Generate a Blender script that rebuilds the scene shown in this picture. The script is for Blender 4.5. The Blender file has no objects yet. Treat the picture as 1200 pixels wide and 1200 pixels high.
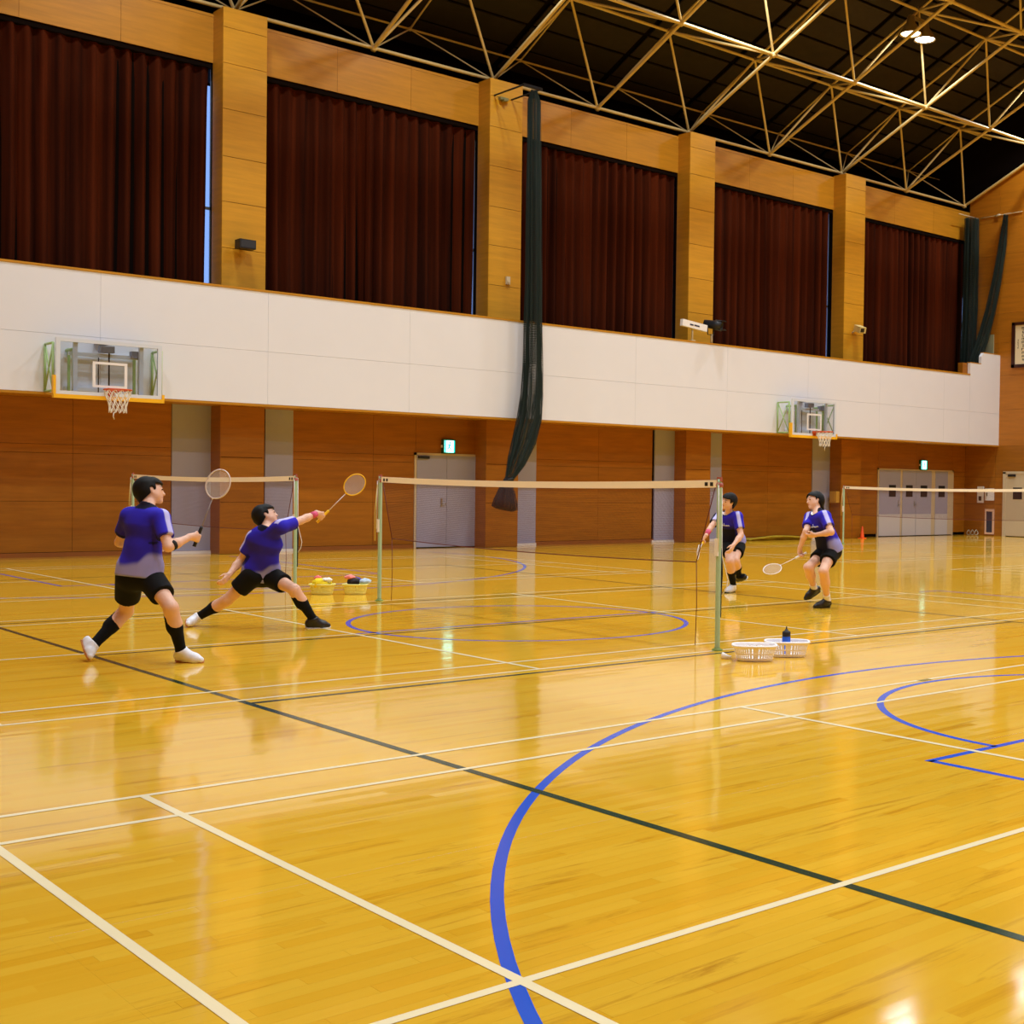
import bpy, math, random
import numpy as np
from mathutils import Vector, Matrix

random.seed(7)
SC = bpy.context.scene
COL = SC.collection
PI = math.pi

# ------------------------------------------------------------------ camera
cam_d = bpy.data.cameras.new('camera'); cam = bpy.data.objects.new('camera', cam_d); COL.objects.link(cam)
YAW, PITCH, ROLL, CAM_H = 0.7556, 0.0197, 0.0148, 1.49
fw = Vector((math.sin(YAW)*math.cos(PITCH), math.cos(YAW)*math.cos(PITCH), -math.sin(PITCH)))
rt = Vector((math.cos(YAW), -math.sin(YAW), 0)); upv = rt.cross(fw)
r2 = rt*math.cos(ROLL)+upv*math.sin(ROLL); u2 = -rt*math.sin(ROLL)+upv*math.cos(ROLL)
cam.matrix_world = Matrix(((r2.x, u2.x, -fw.x, 0), (r2.y, u2.y, -fw.y, 0), (r2.z, u2.z, -fw.z, CAM_H), (0, 0, 0, 1)))
cam_d.sensor_fit = 'HORIZONTAL'; cam_d.sensor_width = 36.0
cam_d.lens = 36.0*1529.5/1200.0
cam_d.shift_x = -(823.8-600)/1200.0
cam_d.shift_y = 0.0
cam_d.clip_end = 300
SC.camera = cam

# ------------------------------------------------------------------ view, sky and lamp strength
SC.view_settings.view_transform = 'Standard'
try: SC.view_settings.look = 'None'
except Exception: pass
SC.view_settings.gamma = 1.0
SC.view_settings.use_curve_mapping = False
SC.view_settings.exposure = 0.0
W = bpy.data.worlds.new('sky'); SC.world = W; W.use_nodes = True
W.node_tree.nodes['Background'].inputs[0].default_value = (0.30, 0.48, 1.0, 1)
W.node_tree.nodes['Background'].inputs[1].default_value = 1.3
LAMP_W = 126.0            # radiant watts of each high-bay head
LAMP_WARM = (0.94, 0.965, 0.97)
LAMP_COOL = (0.88, 0.95, 1.0)

# ------------------------------------------------------------------ helpers
def lin(r, g, b):
    f = lambda c: (c/255/12.92) if c/255 <= 0.04045 else ((c/255+0.055)/1.055)**2.4
    return (f(r), f(g), f(b), 1)

MATS = {}
def pm(name, col, rough=0.5, metal=0.0, var=0.0, scale=8.0, emit=None, spec=0.5, attr=None, bump=0.0):
    """plain principled material with an optional noise variation of its colour"""
    if name in MATS: return MATS[name]
    m = bpy.data.materials.new(name); m.use_nodes = True
    nt = m.node_tree; b = nt.nodes['Principled BSDF']
    b.inputs['Base Color'].default_value = col
    b.inputs['Roughness'].default_value = rough
    b.inputs['Metallic'].default_value = metal
    b.inputs['Specular IOR Level'].default_value = spec
    if attr:
        a = nt.nodes.new('ShaderNodeAttribute'); a.attribute_name = attr
        nt.links.new(a.outputs['Color'], b.inputs['Base Color'])
    elif var > 0:
        tc = nt.nodes.new('ShaderNodeNewGeometry')
        n = nt.nodes.new('ShaderNodeTexNoise'); n.inputs['Scale'].default_value = scale; n.inputs['Detail'].default_value = 3
        nt.links.new(tc.outputs['Position'], n.inputs['Vector'])
        mx = nt.nodes.new('ShaderNodeMix'); mx.data_type = 'RGBA'
        mx.inputs[6].default_value = tuple(c*(1-var) for c in col[:3])+(1,)
        mx.inputs[7].default_value = tuple(min(1, c*(1+var)) for c in col[:3])+(1,)
        nt.links.new(n.outputs['Fac'], mx.inputs[0]); nt.links.new(mx.outputs[2], b.inputs['Base Color'])
        if bump > 0:
            bp = nt.nodes.new('ShaderNodeBump'); bp.inputs['Strength'].default_value = bump; bp.inputs['Distance'].default_value = 0.01
            nt.links.new(n.outputs['Fac'], bp.inputs['Height']); nt.links.new(bp.outputs['Normal'], b.inputs['Normal'])
    if emit:
        b.inputs['Emission Color'].default_value = emit[0]; b.inputs['Emission Strength'].default_value = emit[1]
    MATS[name] = m
    return m

def wood(name, col, stretch=(0.6, 0.6, 6.0), rough=0.45, var=0.22, piece=0.10):
    """plywood: stretched grain in world space plus a slight tone of its own for each panel"""
    m = bpy.data.materials.new(name); m.use_nodes = True; nt = m.node_tree; b = nt.nodes['Principled BSDF']
    b.inputs['Roughness'].default_value = rough
    g = nt.nodes.new('ShaderNodeNewGeometry'); mp = nt.nodes.new('ShaderNodeMapping'); mp.inputs['Scale'].default_value = stretch
    n = nt.nodes.new('ShaderNodeTexNoise'); n.inputs['Scale'].default_value = 3.0; n.inputs['Detail'].default_value = 6; n.inputs['Roughness'].default_value = 0.65
    oi = nt.nodes.new('ShaderNodeObjectInfo')
    nt.links.new(g.outputs['Position'], mp.inputs[0]); nt.links.new(mp.outputs[0], n.inputs['Vector'])
    cr = nt.nodes.new('ShaderNodeValToRGB'); e = cr.color_ramp.elements
    e[0].position = 0.3; e[0].color = tuple(c*(1-var) for c in col[:3])+(1,)
    e[1].position = 0.7; e[1].color = tuple(min(1, c*(1+var)) for c in col[:3])+(1,)
    nt.links.new(n.outputs['Fac'], cr.inputs[0])
    mr = nt.nodes.new('ShaderNodeMapRange'); mr.inputs[3].default_value = 1-piece; mr.inputs[4].default_value = 1+piece
    nt.links.new(oi.outputs['Random'], mr.inputs[0])
    mul = nt.nodes.new('ShaderNodeVectorMath'); mul.operation = 'SCALE'
    nt.links.new(cr.outputs[0], mul.inputs[0]); nt.links.new(mr.outputs[0], mul.inputs['Scale'])
    nt.links.new(mul.outputs[0], b.inputs['Base Color'])
    MATS[name] = m
    return m

class MB:
    """collects polygons and links them as one mesh object"""
    def __init__(s): s.v = []; s.f = []; s.mi = []; s.cur = 0; s.sm = []
    def add(s, vs, fs, smooth=False):
        o = len(s.v); s.v += [tuple(p) for p in vs]
        for f in fs: s.f.append([o+i for i in f]); s.mi.append(s.cur); s.sm.append(smooth)
    def box(s, x0, x1, y0, y1, z0, z1):
        s.add([(x0,y0,z0),(x1,y0,z0),(x1,y1,z0),(x0,y1,z0),(x0,y0,z1),(x1,y0,z1),(x1,y1,z1),(x0,y1,z1)],
              [(0,3,2,1),(4,5,6,7),(0,1,5,4),(1,2,6,5),(2,3,7,6),(3,0,4,7)]); return s
    def obox(s, c, ax, ay, az, hx, hy, hz):
        c = Vector(c); ax, ay, az = Vector(ax)*hx, Vector(ay)*hy, Vector(az)*hz
        P = [c+ax*i+ay*j+az*k for k in (-1,1) for (i,j) in ((-1,-1),(1,-1),(1,1),(-1,1))]
        s.add(P, [(0,3,2,1),(4,5,6,7),(0,1,5,4),(1,2,6,5),(2,3,7,6),(3,0,4,7)]); return s
    def tube(s, pts, r, n=8, closed=False, caps=True, smooth=True):
        pts = [Vector(p) for p in pts]; m = len(pts)
        rr = r if isinstance(r, (list, tuple)) else [r]*m
        rings = []; prev = None
        for i, p in enumerate(pts):
            if closed: t = (pts[(i+1) % m]-pts[i-1])
            else: t = pts[min(i+1, m-1)]-pts[max(i-1, 0)]
            t.normalize()
            if prev is None:
                a = Vector((0,0,1)) if abs(t.z) < .9 else Vector((1,0,0))
                nrm = t.cross(a).normalized()
            else:
                nrm = prev - t*prev.dot(t)
                nrm = nrm.normalized() if nrm.length > 1e-6 else t.orthogonal().normalized()
            prev = nrm; bn = t.cross(nrm)
            rings.append([p+(nrm*math.cos(2*PI*k/n)+bn*math.sin(2*PI*k/n))*rr[i] for k in range(n)])
        vs = [q for R in rings for q in R]; fs = []
        for i in range(m if closed else m-1):
            a, b = i*n, ((i+1) % m)*n
            for k in range(n): fs.append((a+k, a+(k+1) % n, b+(k+1) % n, b+k))
        if caps and not closed: fs += [tuple(range(n-1, -1, -1)), tuple(range((m-1)*n, m*n))]
        s.add(vs, fs, smooth); return s
    def lathe(s, prof, c=(0,0,0), n=20, ax=None, caps=False):
        c = Vector(c); ax = Vector(ax or (0,0,1)).normalized(); a = ax.orthogonal().normalized(); b = ax.cross(a)
        vs = []; fs = []
        for (r, z) in prof:
            for k in range(n):
                t = 2*PI*k/n; vs.append(c+ax*z+(a*math.cos(t)+b*math.sin(t))*r)
        for i in range(len(prof)-1):
            for k in range(n): fs.append((i*n+k, i*n+(k+1) % n, (i+1)*n+(k+1) % n, (i+1)*n+k))
        if caps: fs += [tuple(range(n-1, -1, -1)), tuple(range((len(prof)-1)*n, len(prof)*n))]
        s.add(vs, fs, True); return s
    def prism(s, poly, y0, y1):
        """polygon in X-Z extruded along Y"""
        n = len(poly)
        s.add([(x, y0, z) for x, z in poly]+[(x, y1, z) for x, z in poly],
              [tuple(range(n)), tuple(range(2*n-1, n-1, -1))]+[(i, i+n, (i+1) % n+n, (i+1) % n) for i in range(n)]); return s
    def sphere(s, c, r, n=10, m=6, sc=(1,1,1)):
        prof = [(math.sin(PI*i/m)*r+1e-5, -math.cos(PI*i/m)*r) for i in range(m+1)]
        o = len(s.v); s.lathe(prof, (0,0,0), n)
        for i in range(o, len(s.v)):
            x, y, z = s.v[i]; s.v[i] = (x*sc[0]+c[0], y*sc[1]+c[1], z*sc[2]+c[2])
        return s
    def mesh(s, name, base=(0,0,0)):
        me = bpy.data.meshes.new(name); b = Vector(base)
        me.from_pydata([Vector(p)-b for p in s.v], [], s.f)
        me.polygons.foreach_set('material_index', s.mi); me.polygons.foreach_set('use_smooth', s.sm)
        me.update(); return me

def wloc(o):
    v = Vector((0,0,0))
    while o: v += o.location; o = o.parent
    return v

def tag(o, label=None, cat=None, group=None, kind=None):
    if label: o['label'] = label
    if cat: o['category'] = cat
    if group: o['group'] = group
    if kind: o['kind'] = kind
    return o

def islands(mb):
    par = list(range(len(mb.v)))
    def find(i):
        while par[i] != i: par[i] = par[par[i]]; i = par[i]
        return i
    for f in mb.f:
        for q in f[1:]: par[find(q)] = find(f[0])
    grp = {}
    for fi, f in enumerate(mb.f): grp.setdefault(find(f[0]), []).append(fi)
    out = []
    for fs in grp.values():
        m = MB(); ix = {}
        for fi in fs:
            for q in mb.f[fi]:
                if q not in ix: ix[q] = len(m.v); m.v.append(mb.v[q])
            m.f.append([ix[q] for q in mb.f[fi]]); m.mi.append(mb.mi[fi]); m.sm.append(mb.sm[fi])
        out.append(m)
    return out
def pieces(name, mb, mats, parent):
    """every separate piece of the builder becomes a part of its own"""
    for m in islands(mb): o = obj(name, m, mats, parent)
    return o
def obj(name, mb, mats, parent=None, base=None, label=None, cat=None, group=None, kind=None):
    """one mesh object; its vertices are given in world space and moved to the base of the thing"""
    if base is None: base = wloc(parent) if parent else (0,0,0)
    me = mb.mesh(name, base)
    for m in (mats if isinstance(mats, (list, tuple)) else [mats]): me.materials.append(m)
    o = bpy.data.objects.new(name, me); COL.objects.link(o)
    if parent: o.parent = parent; o.location = Vector(base)-wloc(parent)
    else: o.location = base
    return tag(o, label, cat, group, kind)

def thing(name, label, cat, loc, group=None, kind=None):
    o = bpy.data.objects.new(name, None); o.empty_display_size = .1; COL.objects.link(o); o.location = loc
    return tag(o, label, cat, group, kind)

def copy_tree(o, parent=None, loc=None):
    c = o.copy(); COL.objects.link(c)
    if parent: c.parent = parent
    if loc is not None: c.location = loc
    for ch in list(o.children): copy_tree(ch, c)
    return c

# ------------------------------------------------------------------ materials
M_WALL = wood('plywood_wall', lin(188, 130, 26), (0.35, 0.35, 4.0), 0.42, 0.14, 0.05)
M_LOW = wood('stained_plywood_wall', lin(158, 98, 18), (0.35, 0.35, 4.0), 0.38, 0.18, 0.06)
M_PIL = wood('pillar_plywood', lin(200, 144, 30), (0.35, 0.35, 4.0), 0.42, 0.12, 0.05)
M_END_SHADE = wood('end_wall_shaded_plywood', lin(172, 106, 18), (0.35, 0.35, 4.0), 0.42, 0.14, 0.05)  # same plywood as the long wall, dimmer light on the end wall painted in
M_BAND = pm('white_painted_board', lin(228, 230, 238), 0.6, var=0.02, scale=2)
M_GREY = pm('grey_painted_steel', lin(164, 166, 194), 0.5, var=0.03, scale=3)
M_KICK = pm('pale_kick_plate', lin(205, 205, 212), 0.45)
M_CREAM = pm('cream_painted_steel', lin(205, 190, 160), 0.5, var=0.03, scale=3)
M_TRIMWOOD = pm('dark_wood_trim', lin(150, 88, 30), 0.5, var=0.1, scale=5)
M_DARK = pm('dark_recess', lin(18, 10, 7), 0.9, spec=.05)
M_BLACK = pm('black_plastic', lin(22, 22, 26), 0.5)
M_TRUSS = pm('cream_painted_tube', lin(214, 188, 128), 0.4, var=0.05, scale=3)
M_DECK = wood('dark_roof_board', lin(38, 28, 18), (1.0, 1.0, 3.0), 0.8, 0.25, 0.25)
M_POST = pm('pale_green_enamel', lin(168, 196, 160), 0.4, var=0.05)
M_TAPE = pm('cream_net_tape', lin(255, 244, 222), 0.7)
M_NET = pm('maroon_net_cord', lin(92, 34, 26), 0.8)
M_STEEL = pm('brushed_steel', lin(180, 180, 185), 0.3, 0.9)
M_WHITE = pm('white_plastic', lin(238, 236, 236), 0.4)
M_YEL = pm('yellow_pad', lin(246, 186, 20), 0.5)
M_HGREEN = pm('green_painted_steel', lin(156, 186, 122), 0.45)

def floor_mat():
    m = bpy.data.materials.new('varnished_strip_floor'); m.use_nodes = True; nt = m.node_tree; N = nt.nodes; Lk = nt.links
    b = N['Principled BSDF']
    g = N.new('ShaderNodeNewGeometry'); sep = N.new('ShaderNodeSeparateXYZ'); Lk.new(g.outputs['Position'], sep.inputs[0])
    def M(op, a, b2=None):
        n = N.new('ShaderNodeMath'); n.operation = op
        for i, v in enumerate((a, b2)):
            if v is None: continue
            if isinstance(v, (int, float)): n.inputs[i].default_value = v
            else: Lk.new(v, n.inputs[i])
        return n.outputs[0]
    row = M('FLOOR', M('DIVIDE', sep.outputs['Y'], 0.065))
    off = M('FRACT', M('MULTIPLY', row, 0.381966))
    col = M('FLOOR', M('ADD', M('DIVIDE', sep.outputs['X'], 0.9), off))
    cmb = N.new('ShaderNodeCombineXYZ'); Lk.new(col, cmb.inputs[0]); Lk.new(row, cmb.inputs[1])
    wn = N.new('ShaderNodeTexWhiteNoise'); wn.noise_dimensions = '3D'; Lk.new(cmb.outputs[0], wn.inputs['Vector'])
    mp = N.new('ShaderNodeMapping'); mp.inputs['Scale'].default_value = (1.2, 16, 1); Lk.new(g.outputs['Position'], mp.inputs[0])
    va = N.new('ShaderNodeVectorMath'); va.operation = 'ADD'; Lk.new(mp.outputs[0], va.inputs[0])
    vs = N.new('ShaderNodeVectorMath'); vs.operation = 'SCALE'; vs.inputs['Scale'].default_value = 37.0
    Lk.new(cmb.outputs[0], vs.inputs[0]); Lk.new(vs.outputs[0], va.inputs[1])
    n1 = N.new('ShaderNodeTexNoise'); n1.inputs['Scale'].default_value = 1.6; n1.inputs['Detail'].default_value = 6; n1.inputs['Roughness'].default_value = 0.6
    n1.inputs['Distortion'].default_value = 0.6
    Lk.new(va.outputs[0], n1.inputs['Vector'])
    cr = N.new('ShaderNodeValToRGB'); e = cr.color_ramp.elements
    e[0].position = 0.0; e[0].color = lin(194, 128, 22)
    e[1].position = 1.0; e[1].color = lin(242, 194, 60)
    k = e.new(0.30); k.color = lin(234, 176, 40)
    k = e.new(0.62); k.color = lin(238, 184, 48)
    wp = M('POWER', wn.outputs['Value'], 0.48)
    Lk.new(M('ADD', M('MULTIPLY', wp, 0.62), M('MULTIPLY', n1.outputs['Fac'], 0.42)), cr.inputs[0])
    n2 = N.new('ShaderNodeTexNoise'); n2.inputs['Scale'].default_value = 0.5; n2.inputs['Detail'].default_value = 3
    Lk.new(g.outputs['Position'], n2.inputs['Vector'])
    mr = N.new('ShaderNodeMapRange'); mr.inputs[1].default_value = .3; mr.inputs[2].default_value = .7; mr.inputs[3].default_value = .87; mr.inputs[4].default_value = .98
    Lk.new(n2.outputs['Fac'], mr.inputs[0])
    mp2 = N.new('ShaderNodeMapping'); mp2.inputs['Scale'].default_value = (.9, 11, 1); Lk.new(g.outputs['Position'], mp2.inputs[0])
    n3 = N.new('ShaderNodeTexNoise'); n3.inputs['Scale'].default_value = 1.0; n3.inputs['Detail'].default_value = 7; n3.inputs['Roughness'].default_value = .7; n3.inputs['Distortion'].default_value = .5
    Lk.new(mp2.outputs[0], n3.inputs['Vector'])
    m3 = N.new('ShaderNodeMapRange'); m3.inputs[1].default_value = .56; m3.inputs[2].default_value = .74; m3.inputs[3].default_value = 0.0; m3.inputs[4].default_value = .75
    Lk.new(n3.outputs['Fac'], m3.inputs[0])
    mul = N.new('ShaderNodeVectorMath'); mul.operation = 'SCALE'
    mxb = N.new('ShaderNodeMix'); mxb.data_type = 'RGBA'; mxb.inputs[7].default_value = lin(168, 98, 16)
    Lk.new(m3.outputs[0], mxb.inputs[0]); Lk.new(cr.outputs[0], mxb.inputs[6]); Lk.new(mxb.outputs[2], mul.inputs[0]); Lk.new(mr.outputs[0], mul.inputs['Scale'])
    Lk.new(mul.outputs[0], b.inputs['Base Color'])
    b.inputs['Roughness'].default_value = 0.085
    b.inputs['Specular IOR Level'].default_value = 0.40
    # the varnish is slightly wavy from strip to strip
    t1 = N.new('ShaderNodeVectorMath'); t1.operation = 'SUBTRACT'; t1.inputs[1].default_value = (.5, .5, .5); Lk.new(wn.outputs['Color'], t1.inputs[0])
    t2 = N.new('ShaderNodeVectorMath'); t2.operation = 'SCALE'; t2.inputs['Scale'].default_value = 0.010; Lk.new(t1.outputs[0], t2.inputs[0])
    t3 = N.new('ShaderNodeVectorMath'); t3.operation = 'ADD'; Lk.new(g.outputs['Normal'], t3.inputs[0]); Lk.new(t2.outputs[0], t3.inputs[1])
    t4 = N.new('ShaderNodeVectorMath'); t4.operation = 'NORMALIZE'; Lk.new(t3.outputs[0], t4.inputs[0]); Lk.new(t4.outputs[0], b.inputs['Normal'])
    MATS['floor'] = m
    return m
M_FLOOR = floor_mat()
def paint(name, col): return pm(name, col, 0.16, var=0.06, scale=4)
P_WHITE = paint('white_line_paint', lin(252, 236, 192))
P_BLUE = paint('blue_line_paint', lin(24, 88, 212))
P_GREEN = paint('green_line_paint', lin(10, 56, 40))
P_OLIVE = paint('olive_line_patch', lin(150, 130, 30))

# ------------------------------------------------------------------ room dimensions (metres)
YW, XE = 25.85, 36.40            # long wall and end wall faces
YB = 24.55                       # face of the gallery parapet
PX = [10.76+6.253*k for k in range(-3, 4)]      # left edges of the pillars
PWD, PY = 0.90, 25.38            # pillar width, face
X0, Y0 = -4.0, -8.0              # the walls behind the camera
WTOP = 10.75
RS, RY, RZ = 0.44, 9.3, 20.4     # roof slope, ridge

# ------------------------------------------------------------------ floor with its strips and painted lines
fl = thing('floor', None, None, (0,0,0), kind='structure')
FX0, FX1, FR0, FR1 = 1.35, 9.6, 41, 69          # the strips nearest the camera, one by one
mb = MB()
fy0, fy1 = FR0*0.065, FR1*0.065
for (a, b, c, d) in ((X0-1, XE+1, Y0-1, fy0), (X0-1, XE+1, fy1, 29), (X0-1, FX0, fy0, fy1), (FX1, XE+1, fy0, fy1)):
    mb.add([(a,c,0),(b,c,0),(b,d,0),(a,d,0)], [(0,1,2,3)])
mb.box(FX0-.02, FX1+.02, fy0-.02, fy1+.02, -0.06, -0.02)
obj('strip_floor', mb, M_FLOOR, fl)
for r in range(FR0, FR1):
    off = (r*0.381966) % 1.0
    c0 = math.floor(FX0/0.9+off); c1 = math.floor((FX1-1e-4)/0.9+off)
    for c in range(c0, c1+1):
        xa = max(FX0, (c-off)*0.9); xb = min(FX1, (c+1-off)*0.9)
        if xb-xa < 0.02: continue
        obj('plank', MB().box(xa+.0003, xb-.0003, r*.065+.0003, (r+1)*.065-.0003, -0.02, 0), M_FLOOR, fl)

def line(pts, w, z, mat, name='court_line', label=None):
    """painted line along a polyline: a millimetre-thin layer of paint on the boards"""
    pts = [Vector((p[0], p[1], 0)) for p in pts]; mb = MB(); vs = []; n = len(pts)
    for i, p in enumerate(pts):
        t = (pts[min(i+1, n-1)]-pts[max(i-1, 0)]).normalized(); s = Vector((-t.y, t.x, 0))*w/2
        vs += [p+s, p-s]
    vs = [(v.x, v.y, z) for v in vs]
    mb.add(vs, [(2*i, 2*i+1, 2*i+3, 2*i+2) for i in range(n-1)])
    o = obj(name, mb, mat, fl)
    if label: o['label'] = label
    return o
def arc(cx, cy, r, a0, a1, n=72): return [(cx+r*math.cos(math.radians(a0+(a1-a0)*i/n)), cy+r*math.sin(math.radians(a0+(a1-a0)*i/n))) for i in range(n+1)]
ZB, ZG, ZW = 0.0007, 0.0012, 0.0017
def badminton(xn, y0):
    y1 = y0+6.08; w = .04
    for y in (y0, y0+.46, y1-.46, y1): line([(xn-6.72, y), (xn+6.72, y)], w, ZW, P_WHITE)
    for x in (xn-6.70, xn-5.94, xn-1.98, xn+1.98, xn+5.94, xn+6.70): line([(x, y0), (x, y1)], w, ZW+.0001, P_WHITE)
    for s in (-1, 1): line([(xn+s*1.98, (y0+y1)/2), (xn+s*6.7, (y0+y1)/2)], w, ZW, P_WHITE)
for xn in (8.22, 26.84):
    for y0 in (0.14, 8.51, 16.89): badminton(xn, y0)
for x in (3.75, 12.75): line([(x, 2.36), (x, 20.36)], .05, ZG, P_GREEN)
for y in (2.36, 8.36, 11.40, 14.36, 20.36): line([(3.75, y), (12.75, y)], .05, ZG-.0001, P_GREEN)
line(arc(8.25, 11.62, 1.8, 0, 360), .05, ZB, P_BLUE, label='blue centre circle')
line([(6.25, 11.56), (10.25, 11.56)], .05, ZB, P_BLUE)
for s, yb, yf in ((1, .12, 4.33), (-1, 23.12, 18.9)):
    a = [(8.25+6.73*math.cos(math.radians(t)), yb+s*6.73*math.sin(math.radians(t))) for t in np.linspace(-10, 190, 120)]
    line(a, .05, ZB, P_BLUE, label='large blue three-point arc')
    a = [(8.25+1.8*math.cos(math.radians(t)), yf+s*1.8*math.sin(math.radians(t))) for t in np.linspace(0, 180, 60)]
    line(a, .05, ZB, P_BLUE, label='blue free-throw half circle')
    line([(5.80, yf), (10.70, yf)], .05, ZB, P_BLUE)
    for x in (5.825, 10.675): line([(x, yf), (x, yf-s*5.8)], .05, ZB, P_BLUE)
line([(15.75, 11.62), (15.75, -1.5)], .05, ZB, P_BLUE); line([(15.3, 11.62), (15.75, 11.62)], .05, ZB, P_BLUE)
line([(8.19, 6.21), (8.33, 6.21)], .055, ZW+.0004, P_OLIVE)

# ------------------------------------------------------------------ long wall (wall_left) with pillars, panels, windows
wl = thing('wall_left', None, None, (0, YW, 0), kind='structure')
mb = MB()
SLX = (22.50, 22.57)             # narrow daylight gap beside a grey panel
mb.box(X0, SLX[0], YW+.02, YW+.25, 0, 4.1); mb.box(SLX[1], XE+.3, YW+.02, YW+.25, 0, 4.1)
mb.box(SLX[0], SLX[1], YW+.02, YW+.25, 0, .12); mb.box(SLX[0], SLX[1], YW+.02, YW+.25, 1.75, 4.1)
mb.box(X0, XE+.3, YW+.02, YW+.25, 9.80, WTOP)
for x in PX+[XE]: mb.box(x+.06, min(x+PWD+.01, XE+.3), YW+.02, YW+.25, 4.1, 9.80)
obj('wall_core', mb, M_DARK, wl)
def panels(parent, xs, zs, y, mat, t=.02, gap=.006, name='panel'):
    for i in range(len(xs)-1):
        for j in range(len(zs)-1):
            if xs[i+1]-xs[i] < .03: continue
            obj(name, MB().box(xs[i]+gap/2, xs[i+1]-gap/2, y, y+t, zs[j]+gap/2, zs[j+1]-gap/2), mat, parent)
def split(a, b, w):
    n = max(1, round((b-a)/w)); return [a+(b-a)*i/n for i in range(n+1)]
LZ = [0.09, 1.035, 1.93, 2.09, 2.95]
# header above the windows
for k, x in enumerate(PX):
    xa = x+PWD; xb = PX[k+1] if k+1 < len(PX) else XE
    panels(wl, split(xa, xb, 1.83), [9.78, WTOP-.06, WTOP], YW, M_WALL)
# lower wall: plywood panels between the grey steel leaves
GREY = {}
for k, x in enumerate(PX):
    xa = x+PWD; xb = PX[k+1] if k+1 < len(PX) else XE
    g0, g1 = xa+.24, xb-.02
    left = (xa+.23, xa+.23+(.72 if k < 3 else .62)); right = (xb-.78, xb+.08)
    if k == 3: right = None                      # double door instead
    if k == 6: left = None; right = None
    if k == 0: left = (xa+.23, xa+.95)
    a = left[1] if left else xa
    b = right[0] if right else xb
    doorx = None
    if k == 3: doorx = (15.44, 17.04)
    if k == 6: doorx = (31.80, 35.70)
    segs = [(a, b)] if not doorx else [(a, doorx[0]), (doorx[1], b)]
    if left and xa < left[0]: segs.append((xa, left[0]))
    for (p, q) in segs:
        cuts = split(p, q, 1.75) if q-p > 2.2 else [p, q]
        if k == 4 and p == a: cuts = [p, 20.70, SLX[0]]
        if k == 2 and p == a: cuts = [p, 8.15, q]
        if k == 3 and p == a: cuts = [p, 14.38, q]
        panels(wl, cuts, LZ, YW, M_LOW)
    if doorx: panels(wl, [doorx[0], doorx[1]] if k == 3 else split(*doorx, 1.95), [2.12, 2.95], YW, M_LOW)
    for g in (left, right):
        if not g: continue
        mb = MB().box(g[0]+.005, g[1]-.005, YW-.02, YW+.02, .06, 2.95)
        if k == 4 and g is right: mb = MB().box(SLX[1], g[1]-.005, YW-.02, YW+.02, .06, 2.95)
        o = obj('steel_leaf', mb, M_GREY, wl)
        obj('floor_rail', MB().box(g[0], g[1], YW-.05, YW+.02, 0, .055), M_WHITE, o)
mb = MB()
for k, x in enumerate(PX[:-1]):
    mb.box(x+PWD, PX[k+1], YW-.012, YW+.02, 0, .085)
obj('baseboard_left', mb, M_TRIMWOOD, kind='structure')
# pillars, each with its own plywood facings
PZ = [0.0, 1.03, 1.93, 2.95, 4.15, 5.10, 6.07, 6.98, 7.87, 8.80, 9.70, 10.40, 10.80]
for k, x in enumerate(PX):
    pl = thing('pillar', None, None, (x, PY, 0), kind='structure')
    obj('pillar_core', MB().box(x+.02, x+PWD-.02, PY+.02, YW+.05, 0, 10.79), M_DARK, pl)
    for j in range(len(PZ)-1):
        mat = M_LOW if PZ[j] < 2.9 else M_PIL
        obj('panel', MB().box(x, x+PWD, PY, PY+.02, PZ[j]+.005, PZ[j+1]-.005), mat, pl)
    for (a, b) in ((0, 2.95), (2.95, 10.79)):
        for xs in ((x-.002, x+.02), (x+PWD-.02, x+PWD+.002)):
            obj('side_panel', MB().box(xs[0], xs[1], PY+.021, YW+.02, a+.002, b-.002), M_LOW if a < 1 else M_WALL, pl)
# windows behind the curtains
M_FRAME = pm('aluminium_frame', lin(150, 150, 150), 0.4, 0.7)
def glass_mat():
    m = bpy.data.materials.new('window_glass'); m.use_nodes = True; nt = m.node_tree
    for n in list(nt.nodes):
        if n.type == 'BSDF_PRINCIPLED': nt.nodes.remove(n)
    g = nt.nodes.new('ShaderNodeBsdfGlossy'); g.inputs['Roughness'].default_value = .02
    t = nt.nodes.new('ShaderNodeBsdfTransparent'); t.inputs[0].default_value = (.86, .89, .92, 1)
    lw = nt.nodes.new('ShaderNodeLayerWeight'); pw = nt.nodes.new('ShaderNodeMath'); pw.operation = 'POWER'; pw.inputs[1].default_value = 5.0
    nt.links.new(lw.outputs['Facing'], pw.inputs[0])
    f = nt.nodes.new('ShaderNodeMath'); f.operation = 'MULTIPLY_ADD'; f.inputs[1].default_value = .9; f.inputs[2].default_value = .04; nt.links.new(pw.outputs[0], f.inputs[0])
    mx = nt.nodes.new('ShaderNodeMixShader'); nt.links.new(f.outputs[0], mx.inputs[0]); nt.links.new(t.outputs[0], mx.inputs[1]); nt.links.new(g.outputs[0], mx.inputs[2])
    nt.links.new(mx.outputs[0], nt.nodes['Material Output'].inputs[0]); return m
M_GLASS = glass_mat()
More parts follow.
